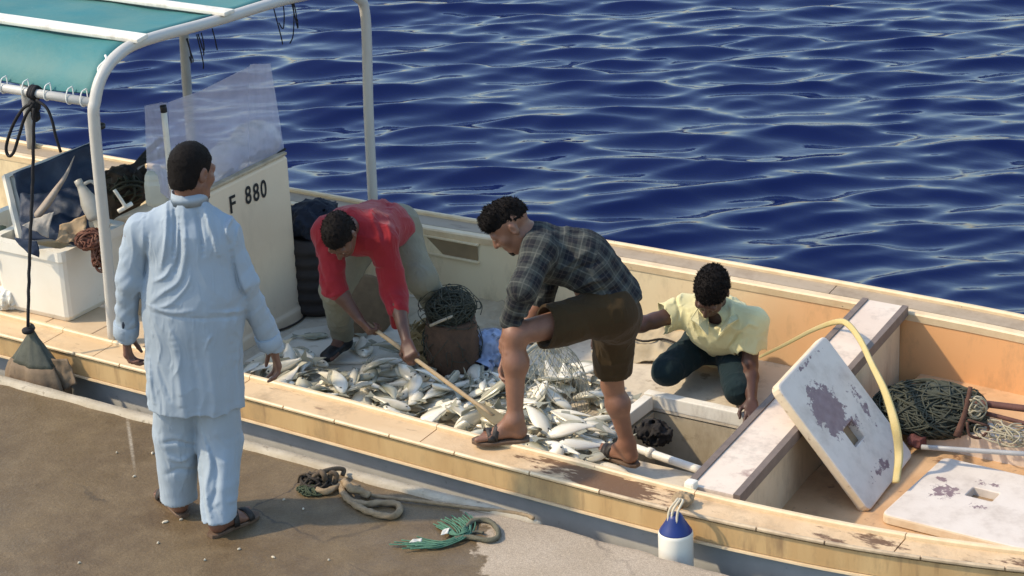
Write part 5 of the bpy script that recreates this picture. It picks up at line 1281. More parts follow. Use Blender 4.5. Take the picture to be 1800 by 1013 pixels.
g = Geo(); g.tube([PD(201, 334, 1.50), PD(212, 350, 1.5), PD(222, 366, 1.5)], .0095, 10); g.build("shaft", WHITEP, hd, True); g = Geo(); g.tube([PD(208, 372, 1.48), PD(232, 358, 1.53)], .012, 10); g.build("crossbar", WHITEP, hd, True)
jg = thing("water_jug", (-1.82, 1.24, .55), "cloudy plastic jug standing on the console left of the standing man's head", "jug")
q = PY(281, 352, 1.10); g = Geo(); JW = mat("jug_cloudy", (.56, .56, .47), .4, (.46, .46, .37), 8, .6, .05, 50, .5)
hw = .072
def rj(w, d, z): return [tuple(np.array((q[0], q[1], q[2])) + RT * x + FW * y + UP * z) for x, y in [(w, d * .6), (w * .6, d), (-w * .6, d), (-w, d * .6), (-w, -d * .6), (-w * .6, -d), (w * .6, -d), (w, -d * .6)]]
g.loft([rj(.066, .05, -.02), rj(.070, .055, 0), rj(.070, .055, .10), rj(.066, .050, .118), rj(.064, .048, .122), rj(.066, .050, .13), rj(.060, .046, .155), rj(.04, .03, .168), rj(.02, .02, .172)]); g.build("jug_body", JW, jg, False).modifiers.new("b", 'BEVEL').width = .006
g = Geo(); g.lathe([(.02, .0), (.022, .004), (.022, .022), (.018, .026), (.002, .027)], q + UP * .168, 14); g.build("jug_cap", WHITEP, jg, True)
bg = thing("plastic_bag", (-1.72, 1.75, .66), "big crumpled white plastic bag on the console behind the scratched screen", "bag")
BW = mat("bag_white_plastic", (.74, .70, .62), .4, (.55, .50, .42), 9, .6, .1, 60, .5)
c = PX(448, 258, -1.72); c[2] = .72; blob("bag_film", c, (.10, .14, .10), BW, .030, 15, 2, bg, base=.640, parts=[(c + (0, -.12, -.02), (.08, .09, .07)), (c + (0, .09, -.03), (.07, .08, .06))])
bg2 = thing("plastic_bag", (-1.70, 1.50, .66), "small pale plastic bag on the console just right of the standing man's head", "bag")
c = PX(398, 285, -1.68); c[2] = .71; blob("bag_film", c, (.07, .075, .085), BW, .024, 20, 12, bg2, base=.640, parts=[(c + (0, -.03, .05), (.04, .04, .04))])
sc_ = thing("dark_scraper", PX(400, 308, -1.60), "small dark flat scraper lying on the console edge", "tool"); g = Geo(); a, b = PX(388, 318, -1.60), PX(408, 297, -1.60); g.tube([a, b], [.018, .012], 6, flat=.4); g.build("blade", ROPED, sc_, False)
sc2 = thing("folded_knife", PX(492, 262, -1.60), "dark object at the right end of the console top", "tool"); g = Geo(); a, b = PX(484, 273, -1.58), PX(500, 262, -1.58); g.tube([a, b], .015, 6, flat=.5); g.build("case", ROPED, sc2, False)

# cords dangling from the canopy
for i, (px, py, n_, sd, lb) in enumerate([(350, 66, 6, 3, "dark frayed cords dangling from the canopy hoop above the middle post"), (500, 8, 5, 9, "dark frayed cords dangling from the canopy hoop nearer the far corner")]):
    rr = np.random.default_rng(sd); b0 = PX(px, py, HXC); t = thing("cord_bunch", b0, lb, "cords")
    for j in range(n_):
        a = b0 + np.array((0, (rr.random() - .5) * (.24 if i == 0 else .20), -.0)); L_ = .06 + .13 * rr.random(); w = (rr.random() - .5) * .07
        Geo().tube([a + UP * .02, a + np.array((.01, w * .3, -L_ * .4)), a + np.array((.012, w, -L_)), a + np.array((.0, w * 1.6, -L_ * (.7 if j % 2 else 1.25)))], .0035, 5).build("cord", ROPEB, t, True)

# ------------------------------------------------------------------ baskets, crates and bags on the deck
bk = thing("ribbed_drum", P(530, 545, DECK_Z), "dark ribbed drum standing between the console and the man in red", "drum")
q = P(540, 556, DECK_Z); g = Geo(); pr = [(.17, 0)]
for i in range(12): pr += [(.195 + .012 * (i % 2), .02 + i * .036), (.195 + .012 * ((i + 1) % 2), .034 + i * .036)]
pr += [(.19, .46), (.16, .465), (.15, .40), (.01, .39)]; g.lathe(pr, q + (-.03, .16, 0), 30); g.build("drum_body", mat("drum_dark", (.040, .030, .026), .75, (.025, .02, .018), 12, .6, .3, 80), bk, True)
dc = thing("dark_cloth", q + (0, .12, .46), "dark blue-black cloth bundled on top of the ribbed drum", "cloth")
blob("cloth_fold", q + (-.02, .17, .53), (.17, .17, .10), mat("cloth_navy_black", (.010, .014, .026), .9, (.02, .024, .036), 12, .7, .3, 90), .03, 13, 4, dc)
b2 = thing("round_basket", P(640, 540, DECK_Z), "dark round woven basket lying on its side behind the legs of the man in red", "basket")
c = PD(636, 498, 2.25); ax = nrm(-FW * .85 + RT * .25 + UP * .2); g = Geo(); wv = lambda a, r, h: 1 + .025 * np.cos(a * 18 + (0 if int(h * 60) % 2 else 3.14))
c[2] = DECK_Z + .17
g.lathe([(.02, -.20), (.12, -.195), (.15, -.15), (.165, -.07), (.172, 0), (.176, .012), (.160, .014), (.15, -.05), (.13, -.14), (.01, -.17)], c, 36, ax, wv); g.build("basket_body", mat("basket_dark", (.055, .036, .025), .85, (.10, .07, .045), 22, .6, .5, 90), b2, True)
g = Geo(); g.lathe([(.168, .004), (.182, .006), (.184, .020), (.17, .024)], c, 36, ax); g.build("basket_rim", mat("basket_rim_tan", (.20, .135, .075), .85, (.12, .08, .045), 22, .6, .4, 90), b2, True)
b3 = thing("net_basket", P(790, 640, DECK_Z), "tall brown basket heaped with dark green net between the stooping men", "basket")
q = P(792, 655, DECK_Z) + (.0, .03, 0); g = Geo(); wob = lambda a, r, h: 1 + .03 * np.cos(a * 2 + h * 6) + .02 * np.cos(a * 16) * (1 if int(h * 70) % 2 else -1)
g.lathe([(.10, 0), (.118, .01)] + [(.130 + .018 * math.sin(t * 3.0) + .005 * (i % 2), .02 + .285 * t) for i, t in enumerate(np.linspace(0, 1, 14))] + [(.126, .308), (.112, .310), (.108, .26), (.01, .25)], q, 36, fn=wob); g.build("basket_body", BASK, b3, True)
g = Geo(); scribble(q + UP * .36, (.14, .13, .09), 60, .0030, g, 61, 1.2); scribble(q + UP * .39 + RT * .02, (.13, .11, .09), 34, .0026, g, 62, 1.3); scribble(q + UP * .16, (.165, .165, .17), 44, .0022, g, 64, 1.0); scribble(q + UP * .36, (.18, .16, .13), 22, .0022, g, 63, 1.0); g.build("net_heap", NETG, b3, True)
blob("net_core", q + UP * .335, (.10, .10, .045), NETG, .02, 24, 5, b3)
g = Geo(); a = q - FW * .13 + UP * .28; g.tube([PD(756, 573, (q @ FW) - .12), PD(776, 564, (q @ FW) - .14), PD(796, 556, (q @ FW) - .13)], .008, 8); g.build("wooden_stick", mat("stick_pale", (.45, .38, .27), .8), b3, True)
# net hanging in folds beside the basket
dn = thing("tan_net", P(745, 640, DECK_Z), "tan fishing net bunched at the left foot of the tall brown basket", "net")
TN = mat("net_tan", (.27, .20, .09), .85, (.17, .13, .06), 16, .7, .5, 120)
blob("net_fold", P(752, 628, DECK_Z) + UP * .06, (.11, .10, .13), TN, .035, 18, 7, dn, base=DECK_Z + .002, parts=[(P(790, 648, DECK_Z) + UP * .02, (.12, .07, .05)), (P(738, 645, DECK_Z) + UP * .02, (.08, .06, .06))])
g = Geo(); scribble(P(752, 625, DECK_Z) + UP * .09, (.12, .11, .13), 34, .0035, g, 71, 1.1); g.build("net_strands", mat("net_tan_line", (.36, .28, .14), .85), dn, True)
bb = thing("blue_bag", P(855, 650, DECK_Z), "crumpled pale blue plastic bag right of the tall brown basket", "bag")
q = P(858, 640, DECK_Z); blob("bag_film", q + UP * .06, (.085, .085, .10), BAGBLUE, .03, 20, 15, bb, base=DECK_Z + .004, parts=[(P(838, 658, DECK_Z) + UP * .03, (.09, .06, .04)), (q + RT * .03 + UP * .15, (.05, .05, .04))])
bl = thing("bowl", P(856, 590, DECK_Z), "grey plastic bowl behind the pale blue bag", "bowl"); g = Geo(); q = P(862, 590, DECK_Z + .1); g.lathe([(.05, -.08), (.07, -.075), (.10, .0), (.104, .004), (.096, .006), (.066, -.06), (.01, -.065)], q, 26); g.build("bowl_shell", mat("bowl_grey", (.30, .29, .28), .5), bl, True)
# dirty cloths along the far side of the deck
for cs, sd, lb, am in [([P(640, 560, DECK_Z + .01), P(880, 590, DECK_Z + .01), P(880, 545, DECK_Z + .03), P(650, 512, DECK_Z + .03)], 17, "dirty beige cloth spread along the foot of the far side behind the basket", .03),
                       ([P(835, 575, DECK_Z + .01), P(985, 620, DECK_Z + .01), P(1000, 560, DECK_Z + .05), P(850, 515, DECK_Z + .05)], 27, "crumpled beige cloth against the far side under the checked shirt", .045),
                       ([P(1045, 630, DECK_Z + .02), P(1190, 640, DECK_Z + .02), P(1215, 575, DECK_Z + .10), P(1060, 545, DECK_Z + .08)], 37, "crumpled yellowish cloth against the far side left of the kneeling man", .05)]:
    t = thing("dirty_cloth", cs[0], lb, "cloth"); sheet("cloth_fold", cs, 46, 22, am, 9, TARPB, t, seed=sd, thick=.005, edge=.03)
for pts, lb in [([(1095, 588), (1130, 600), (1165, 596), (1195, 606)], "dark thin line lying across the yellowish cloth"), ([(470, 585), (500, 578), (530, 562), (542, 540)], "dark thin line lying on the deck at the foot of the console")]:
    c = [P(x, y, DECK_Z + (.09 if pts[0][0] > 800 else .012)) for x, y in pts]; t = thing("thin_line", c[0], lb, "line"); Geo().tube(c, .006, 6).build("line_strand", ROPED, t, True)
wbd = thing("white_board", P(520, 600, DECK_Z + .01), "flat white board lying on the deck under the grey trousers", "board")
cs = [P(430, 640, DECK_Z + .003), P(745, 640, DECK_Z + .003), P(700, 555, DECK_Z + .003), P(520, 585, DECK_Z + .003)]; g = Geo(); g.loft([cs, [p + UP * .014 for p in cs]]); g.build("board_sheet", mat("board_white", (.72, .67, .56), .6, (.6, .54, .42), 5, .6, .1, 60, .35, col3=(.40, .33, .22), scale3=10, sharp3=(.64, .73)), wbd, False)

# ------------------------------------------------------------------ pole, fender, ropes on the quay
pol = thing("rake_pole", POLE_A, "long pale wooden pole with a flat blade held by the man in red", "pole")
pd = nrm(POLE_B - POLE_A); Geo().tube([POLE_A - pd * .03, POLE_A * .5 + POLE_B * .5, POLE_B], .0115, 10, sub=6).build("shaft", mat("pole_wood", (.42, .31, .18), .7, (.30, .21, .11), 20, .7, .2, 100, stretch=(1, 1, 1)), pol, True)
sd = nrm(np.cross(pd, UP)); g = Geo(); e = POLE_B - pd * .12; rows = []
for t, w in ((0, .012), (.04, .03), (.09, .042), (.17, .046), (.19, .04)): rows.append([e + pd * t - sd * w + UP * .004, e + pd * t + sd * w + UP * .004, e + pd * t + sd * w - UP * .004, e + pd * t - sd * w - UP * .004])
g.loft(rows); g.build("blade", mat("pole_blade", (.27, .22, .12), .7, (.2, .15, .08), 15, .7), pol, False)
fd = thing("fender", (1.98, .045, .15), "white boat fender with a dark blue top hanging over the near gunwale", "fender")
FY = .035; ft = PY(1187, 903, FY); BLU = mat("fender_blue", (.012, .030, .16), .4, (.010, .022, .11), 10, .6); FWH = mat("fender_white", (.78, .75, .66), .4, (.68, .62, .5), 5, .5, .05, 40, .45)
g = Geo(); g.lathe([(.012, .0), (.026, -.003), (.034, -.015), (.040, -.03), (.058, -.060), (.070, -.078), (.0715, -.082)], ft, 28); g.build("fender_top", BLU, fd, True)
g = Geo(); g.lathe([(.068, -.079), (.0735, -.084), (.0755, -.098), (.0755, -.20), (.0755, -.33), (.067, -.37), (.045, -.40), (.01, -.41)], ft, 28); g.build("fender_body", FWH, fd, True)
fr = thing("fender_rope", ft, "pale rope tying the blue and white fender to the gunwale", "rope")
cb = P(1208, 872, .125)
for dx in (-.020, -.004, .020): Geo().tube([ft + np.array((dx, -.028, -.032)), ft + np.array((dx, -.012, .020)), ft + np.array((dx * .6 + .01, .03, .055)), np.array((cb[0] - .02, cb[1] - .06, .125)), cb + np.array((0, 0, .01))], .0055, 7).build("rope_strand", mat("rope_pale", (.58, .52, .40), .85, (.4, .33, .22), 40, .6), fr, True)
blob("rope_knot", np.array((cb[0] + .01, cb[1] - .05, .135)), (.045, .04, .022), ROPET, .014, 40, 2, fr, h=.006)
# mooring rope on the quay
mr = thing("mooring_rope", P(600, 860, 0), "thick tan mooring rope lying in a loop on the quay edge", "rope")
def onq(pts, z=.017): return [P(x, y, z) for x, y in pts]
g = Geo(); g.tube(onq([(598, 846), (604, 866), (622, 886), (650, 900), (684, 908), (702, 900), (700, 888), (676, 884), (640, 886), (612, 878), (600, 860)], .018), .0145, 12, 85, 3, sub=8)
g.tube(onq([(556, 862), (575, 864), (592, 856), (606, 850), (630, 858)], .02), .014, 12, 85, 3, sub=6); g.tube([P(604, 846, .03), P(616, 858, .05), P(634, 864, .035), P(650, 872, .02)], .0165, 12, 85, 3, sub=6)
g.tube(onq([(632, 868), (690, 876), (760, 884), (830, 893), (885, 899), (925, 906), (938, 912)], .014), .0085, 10, 120, 3, sub=8); g.build("rope_strand", ROPET, mr, True)
dk = thing("dark_rope", P(560, 840, 0), "tangle of dark rope and brown cord behind the tan mooring rope", "rope")
g = Geo(); g.tube([P(x, y, z) for x, y, z in [(545, 850, .02), (552, 838, .06), (566, 830, .08), (590, 824, .06), (604, 826, .04), (602, 836, .02)]], .011, 8, sub=6); g.tube([P(x, y, z) for x, y, z in [(560, 846, .02), (562, 830, .07), (570, 836, .08), (572, 850, .02)]], .013, 8, sub=6)
g.tube([P(x, y, z) for x, y, z in [(578, 850, .02), (582, 832, .07), (592, 836, .06), (588, 850, .02)]], .012, 8, sub=6); g.tube([P(x, y, z) for x, y, z in [(524, 848, .01), (527, 836, .05), (538, 834, .06), (548, 840, .03)]], .006, 8, sub=6); g.build("rope_strand", mat("rope_brown", (.13, .095, .06), .9, (.07, .05, .035), 30, .7, .4, 200), dk, True)
g = Geo(); scribble(P(556, 846, .03), (.08, .05, .035), 16, .006, g, 81, 1.0); g.build("cord_tangle", ROPED, dk, True)
gw = thing("green_weed_net", P(548, 862, 0), "small tuft of dark green net beside the dark rope tangle", "net"); g = Geo(); scribble(P(546, 862, .012), (.07, .05, .014), 26, .0035, g, 82, 1.0); g.build("net_strands", mat("net_moss", (.05, .065, .035), .9), gw, True)
gr = thing("green_net_rope", P(800, 930, 0), "frayed green net rope with a dark loop lying on the quay", "rope")
GRN = mat("rope_green", (.065, .16, .10), .85, (.10, .22, .15), 30, .7, .4, 150); GRD = mat("rope_olive_grey", (.13, .12, .08), .9, (.09, .085, .06), 30, .7, .4, 150)
g = Geo()
for i in range(20):
    o = np.array([RNG.normal() * 7, RNG.normal() * 2.6]); g.tube([P(x + o[0] * w, y + o[1] * w, .010 + .012 * RNG.random()) for x, y, w in [(708, 956, 1.8), (735, 957, 1.2), (765, 958, .9), (795, 950, .7), (815, 938, .8), (810, 922, 1.3), (796, 912, 1.6)]], .0032, 5, sub=5)
for i in range(18):
    o = RNG.normal(size=2) * (7, 4); g.tube([P(772 + o[0], 924 + o[1], .008), P(790 + o[0] * .5, 934 + o[1], .02), P(806, 940, .025), P(818 + o[0] * .3, 930 + o[1], .03)], .003, 5, sub=4)
g.build("rope_fibres", GRN, gr, True)
g = Geo(); g.tube(onq([(816, 930), (832, 916), (852, 914), (868, 922), (876, 936), (873, 946), (860, 950), (840, 947), (820, 944), (800, 948)], .014), .011, 9, 80, 3, sub=6); g.tube(onq([(815, 942), (836, 935), (850, 937)], .010), .006, 7); g.build("rope_loop", GRD, gr, True)
sc3 = thing("plastic_scrap", P(783, 936, 0), "scrap of pale plastic caught in the green net rope", "scrap"); sheet("scrap_film", [P(776, 942, .02), P(792, 940, .02), P(796, 928, .03), P(782, 930, .03)], 8, 8, .008, 40, CLP, sc3, seed=2, thick=.002)
sc4 = thing("plastic_scrap", P(733, 950, 0), "scrap of pale plastic at the left tip of the green net rope", "scrap"); sheet("scrap_film", [P(724, 953, .02), P(742, 951, .02), P(742, 945, .03), P(728, 947, .03)], 8, 8, .006, 40, CLP, sc4, seed=5, thick=.002)

# ------------------------------------------------------------------ hatch covers, strap and net in the bow
def cover_material(name, patch, rad):
    m = mat(name, (.68, .61, .53), .6, (.58, .50, .42), 5, .6, .12, 60, .4)
    N, L = m.node_tree.nodes, m.node_tree.links; b = N["Principled BSDF"]; src = b.inputs["Base Color"].links[0].from_socket
    tc = N.new("ShaderNodeTexCoord"); n = N.new("ShaderNodeTexNoise"); n.inputs["Scale"].default_value = 15; n.inputs["Detail"].default_value = 8; n.inputs["Roughness"].default_value = .72; L.new(tc.outputs["Object"], n.inputs["Vector"])
    last = None
    for (cx, cy, rx, ry, am) in patch:
        mp = N.new("ShaderNodeMapping"); mp.inputs["Location"].default_value = (-cx / rx, -cy / ry, 0); mp.inputs["Scale"].default_value = (1 / rx, 1 / ry, 0); L.new(tc.outputs["Object"], mp.inputs[0])
        ln = N.new("ShaderNodeVectorMath"); ln.operation = 'LENGTH'; L.new(mp.outputs[0], ln.inputs[0]); mr = N.new("ShaderNodeMapRange"); mr.inputs["From Min"].default_value = 1.25; mr.inputs["From Max"].default_value = .35; mr.inputs["To Max"].default_value = am; L.new(ln.outputs["Value"], mr.inputs["Value"])
        if last is None: last = mr.outputs[0]
        else:
            mx = N.new("ShaderNodeMath"); mx.operation = 'MAXIMUM'; L.new(last, mx.inputs[0]); L.new(mr.outputs[0], mx.inputs[1]); last = mx.outputs[0]
    ad = N.new("ShaderNodeMath"); ad.operation = 'ADD'; L.new(n.outputs["Fac"], ad.inputs[0]); L.new(last, ad.inputs[1]); r2 = N.new("ShaderNodeMapRange"); r2.inputs["From Min"].default_value = .705; r2.inputs["From Max"].default_value = .73; L.new(ad.outputs[0], r2.inputs["Value"])
    n2 = N.new("ShaderNodeTexNoise"); n2.inputs["Scale"].default_value = 22; n2.inputs["Detail"].default_value = 5; L.new(tc.outputs["Object"], n2.inputs["Vector"])
    mp2 = N.new("ShaderNodeMix"); mp2.data_type = 'RGBA'; L.new(n2.outputs["Fac"], mp2.inputs["Factor"]); mp2.inputs["A"].default_value = (.13, .075, .082, 1); mp2.inputs["B"].default_value = (.33, .25, .255, 1)
    grime(m, (.30, .24, .19), 2.2, .48, .80, .6, (1, 1, 1)); src = b.inputs["Base Color"].links[0].from_socket
    mx = N.new("ShaderNodeMix"); mx.data_type = 'RGBA'; L.new(r2.outputs[0], mx.inputs["Factor"]); L.new(src, mx.inputs["A"]); L.new(mp2.outputs["Result"], mx.inputs["B"]); L.new(mx.outputs["Result"], b.inputs["Base Color"]); return m
SIDEC = mat("cover_edge_cream", (.72, .60, .43), .6, (.58, .45, .29), 9, .7, .2, 60, .35, col3=(.33, .22, .13), scale3=22, sharp3=(.64, .72))
def cover(label, c, ex, ey, w, h, holes, patch, nm):
    """Slab centred at c; ex, ey in-plane axes; top face along cross(ex, ey); a rectangular hand slot is left open."""
    ez = np.cross(ex, ey); R = np.stack([ex, ey, ez], 1); t = thing("hatch_cover", c, label, "hatch cover")
    t.rotation_mode = 'QUATERNION'; t.rotation_quaternion = Matrix(R.tolist()).to_quaternion()
    hx0, hx1, hy0, hy1 = holes; r = .035; T = .048
    def ring(x0, x1, y0, y1, z, rad, k=4): return rr4(x0, x1, y0, y1, z, rad, k)
    g = Geo(); o = lambda z, i: ring(-w / 2 + i, w / 2 - i, -h / 2 + i, h / 2 - i, z, r - i * .5)
    hl = lambda z, i=0: ring(hx0 - i, hx1 + i, hy0 - i, hy1 + i, z, .006 + i)
    m = len(o(0, 0))
    g.loft([o(-T, .006), o(-T + .006, 0), o(-.010, 0), o(-.003, .003), o(0, .010)], caps=False)
    rows = [o(0, .010), hl(0, .004), hl(-.004), hl(-T), o(-T, .006)]
    # top and bottom surfaces run from the rim to the slot; corners of both rings are in the same order
    g.loft(rows, caps=False)
    me = bpy.data.meshes.new("cover_panel"); me.from_pydata(g.V, [], g.F); me.validate()
    ob = bpy.data.objects.new("cover_panel", me); COL.objects.link(ob); ob.parent = t; me.materials.append(cover_material(nm, patch, .1))
    me.materials.append(SIDEC)
    for p in me.polygons:
        if abs(p.normal.z) < .8 and p.center.z < -.004 and (abs(p.center.x) > w / 2 - .02 or abs(p.center.y) > h / 2 - .02): p.material_index = 1
    g = Geo(); g.box(((hx0 + hx1) / 2, (hy0 + hy1) / 2, -T + .004), (hx1 - hx0 - .002, hy1 - hy0 - .002, .006)); me2 = bpy.data.meshes.new("slot_floor"); me2.from_pydata(g.V, [], g.F); me2.materials.append(mat(nm + "_slot", (.30, .20, .11), .7, (.2, .13, .07), 20, .6)); ob2 = bpy.data.objects.new("slot_floor", me2); COL.objects.link(ob2); ob2.parent = t
    return t
c0, c1, c2, c3 = [np.array(v) for v in ((1.962, 1.046, .328), (1.919, 1.653, .346), (2.366, 1.701, -.211), (2.409, 1.094, -.230))]
exv = nrm(c1 - c0); eyv = nrm(c0 - c3); ez = np.cross(exv, eyv)
if ez[2] < 0: exv = -exv
cover("white hatch cover with peeling paint leaning against the thwart, a yellow strap over it", (c0 + c2) / 2, exv, eyv, .609, .717, ((-.072, .048, -.115, -.015) if True else None), [(-.07 if ez[2] > 0 else .07, .10, .16, .17, .42), (0.0, -.04, .10, .10, .30), (.0, -.27, .22, .05, .22), (.20, .02, .06, .22, .20), (0, .33, .26, .02, .22)], "cover_paint_peeling")
d0, d1, d2 = P(1548, 903, -.19), P(1650, 800, -.19), P(1800, 966, -.19)
ex2 = nrm(d2 - d0); ey2 = nrm((d1 - d0) - ex2 * ((d1 - d0) @ ex2)); h2 = (d1 - d0) @ ey2; w2 = .86
cc = d0 + ex2 * w2 / 2 + ey2 * h2 / 2; hh = P(1727, 869, -.19); hx, hy = (hh - cc) @ ex2, (hh - cc) @ ey2
cover("white hatch cover lying flat in the bow with a hand slot and peeled patches", cc, ex2, ey2, w2, h2, (hx - .065, hx + .065, hy - .045, hy + .05), [(hx - .16, hy - .06, .11, .10, .26), (hx - .03, hy + .11, .10, .05, .22), (hx + .03, hy - .12, .07, .05, .24), (hx - .22, hy + .05, .07, .05, .20)], "cover_paint_flat")
YST = mat("strap_yellow", (.56, .45, .21), .7, (.50, .38, .13), 8, .7, .2, 90)
st = thing("yellow_strap", P(1500, 580, .15), "yellow flattened hose arching over the leaning hatch cover", "strap")
sp = [P(1335, 628, .02), P(1380, 606, .06), P(1430, 580, .12), P(1470, 566, .17), P(1490, 570, .20), P(1512, 598, .22), P(1532, 640, .22), P(1556, 690, .16), P(1574, 750, .05), P(1580, 800, -.08), P(1575, 848, -.145)]
wd = [.007, .009, .011, .015, .016, .016, .016, .019, .023, .022, .019]
g = Geo(); Q = spline(sp, 6); n_ = len(Q); rows = []
for i in range(n_):
    T = nrm(Q[min(i + 1, n_ - 1)] - Q[max(i - 1, 0)]); v = nrm(CAM * .2 + np.array((1.2, -2.2, 2.2)) - Q[i]); s = nrm(np.cross(T, v)); w = np.interp(i / (n_ - 1), np.linspace(0, 1, 11), wd); u2 = np.cross(s, T)
    rows.append([Q[i] + s * w * a + u2 * b for a, b in ((1, 0), (.6, .009), (0, .004), (-.6, .009), (-1, 0), (-.6, -.006), (.6, -.006))])
g.loft(rows); g.build("strap_band", YST, st, True)
nb = thing("net_heap", P(1640, 745, BOW_Z), "dark green heap of fishing net in the bow behind the leaning cover", "net")
c = PD(1636, 714, .45); nr = (.29, .24, .105); c[2] = BOW_Z + .135
blob("net_core", c, (.20, .19, .085), NETG, .045, 13, 3, nb, base=BOW_Z + .002)
g = Geo(); scribble(c, nr, 120, .0042, g, 91, 1.2); g.build("net_strands", NETG, nb, True); g = Geo(); scribble(c + UP * .01, nr, 46, .0042, g, 92, 1.2); scribble(c - RT * .16 + UP * .02, (.10, .12, .09), 20, .004, g, 93, 1.2); scribble(c + RT * .17, (.10, .12, .10), 16, .004, g, 94, 1.2); g.build("pale_strands", NETG2, nb, True)
rk = thing("iron_rake", P(1700, 745, BOW_Z), "rusty iron bar with a curved hook at the right end of the green net", "tool")
RUST = mat("iron_rust", (.075, .035, .024), .85, (.14, .065, .04), 25, .7, .4, 120)
g = Geo(); a, b = PD(1706, 680, .22), PD(1682, 768, .14); g.tube([a, a * .5 + b * .5 + RT * .008, b], [.011, .013, .020], 8); g.build("bar", RUST, rk, True)
g = Geo(); g.tube([PD(1700, 742, .12), PD(1704, 764, .10), PD(1722, 770, .10), PD(1736, 758, .12), PD(1738, 750, .14)], .007, 8, sub=5); g.tube([PD(1701, 738, .14), PD(1738, 749, .12)], .006, 8); g.build("hook", RUST, rk, True)
for (a, b, r, lb, M_) in [((1698, 706, .30), (1830, 722, .10), .017, "dark red wooden pole running out of the green net to the right edge", mat("pole_dark_red", (.12, .048, .035), .75, (.08, .035, .027), 20, .7, .2, 90)), ((1730, 726, .22), (1830, 752, .04), .011, "thin dark red pole lying below the thicker one in the bow", None), ((1620, 786, .05), (1830, 800, -.18), .012, "pale grey pole lying along the bow stringer", STEELD)]:
    A, Bp = PD(*a), PD(*b); M_ = M_ or bpy.data.materials["pole_dark_red"]
    A[2] = max(A[2], BOW_Z + r); t = thing("wooden_pole" if "red" in lb else "metal_pole", A, lb, "pole"); Geo().tube([A, Bp], r, 10, sub=4).build("shaft", M_, t, True)
lt = thing("line_tangle", P(1760, 770, -.12), "thin pale lines tangled beside the iron tool in the bow", "line"); g = Geo(); scribble(PD(1770, 762, .08), (.16, .10, .05), 14, .004, g, 95, .9); scribble(PD(1716, 715, .2), (.05, .05, .06), 12, .004, g, 96, 1.0); g.build("line_strand", mat("line_pale", (.36, .32, .22), .8), lt, True)
wr_ = thing("rusty_rag", P(1618, 775, BOW_Z), "small dark red rag at the corner of the leaning cover", "rag"); blob("rag_cloth", P(1612, 774, -.17), (.045, .04, .03), mat("rag_maroon", (.14, .05, .045), .9, (.09, .035, .03), 20, .6), .014, 30, 5, wr_, h=.007)

# ------------------------------------------------------------------ the catch
def fish_material(name, side, back, belly):
    m, N, L, b = nodes_of(name); b.inputs["Roughness"].default_value = .26; b.inputs["Specular IOR Level"].default_value = .6; b.inputs["Metallic"].default_value = .08
    tc = N.new("ShaderNodeTexCoord"); sp = N.new("ShaderNodeSeparateXYZ"); L.new(tc.outputs["Object"], sp.inputs[0]); n = N.new("ShaderNodeTexNoise"); n.inputs["Scale"].default_value = 40; n.inputs["Detail"].default_value = 4; L.new(tc.outputs["Object"], n.inputs["Vector"])
    ad = N.new("ShaderNodeMath"); ad.operation = 'MULTIPLY_ADD'; L.new(n.outputs["Fac"], ad.inputs[0]); ad.inputs[1].default_value = .016; L.new(sp.outputs[2], ad.inputs[2])
    cr = N.new("ShaderNodeValToRGB"); mr = N.new("ShaderNodeMapRange"); mr.inputs["From Min"].default_value = -.020; mr.inputs["From Max"].default_value = .042; L.new(ad.outputs[0], mr.inputs["Value"]); L.new(mr.outputs[0], cr.inputs[0])
    e = cr.color_ramp.elements; e[0].position = 0; e[0].color = (*belly, 1); e[1].position = 1; e[1].color = (*back, 1); k = e.new(.45); k.color = (*side, 1); k = e.new(.72); k.color = tuple(.5 * a + .5 * c for a, c in zip(side, back)) + (1,)
    oi = N.new("ShaderNodeObjectInfo"); m2 = N.new("ShaderNodeMapRange"); m2.inputs["To Min"].default_value = .88; m2.inputs["To Max"].default_value = 1.12; L.new(oi.outputs["Random"], m2.inputs["Value"]); vm = N.new("ShaderNodeVectorMath"); vm.operation = 'SCALE'; L.new(cr.outputs[0], vm.inputs[0]); L.new(m2.outputs[0], vm.inputs["Scale"]); L.new(vm.outputs[0], b.inputs["Base Color"])
    return m
FM = [fish_material("fish_silver", (.80, .74, .59), (.34, .32, .23), (.88, .82, .67)), fish_material("fish_olive", (.54, .51, .38), (.17, .165, .105), (.74, .69, .53)), fish_material("fish_pale", (.86, .80, .65), (.55, .51, .38), (.89, .83, .69))]
FINM = mat("fish_fin", (.34, .33, .25), .5, (.22, .22, .16), 30, .6); EYEF = mat("fish_eye", (.02, .02, .02), .1)
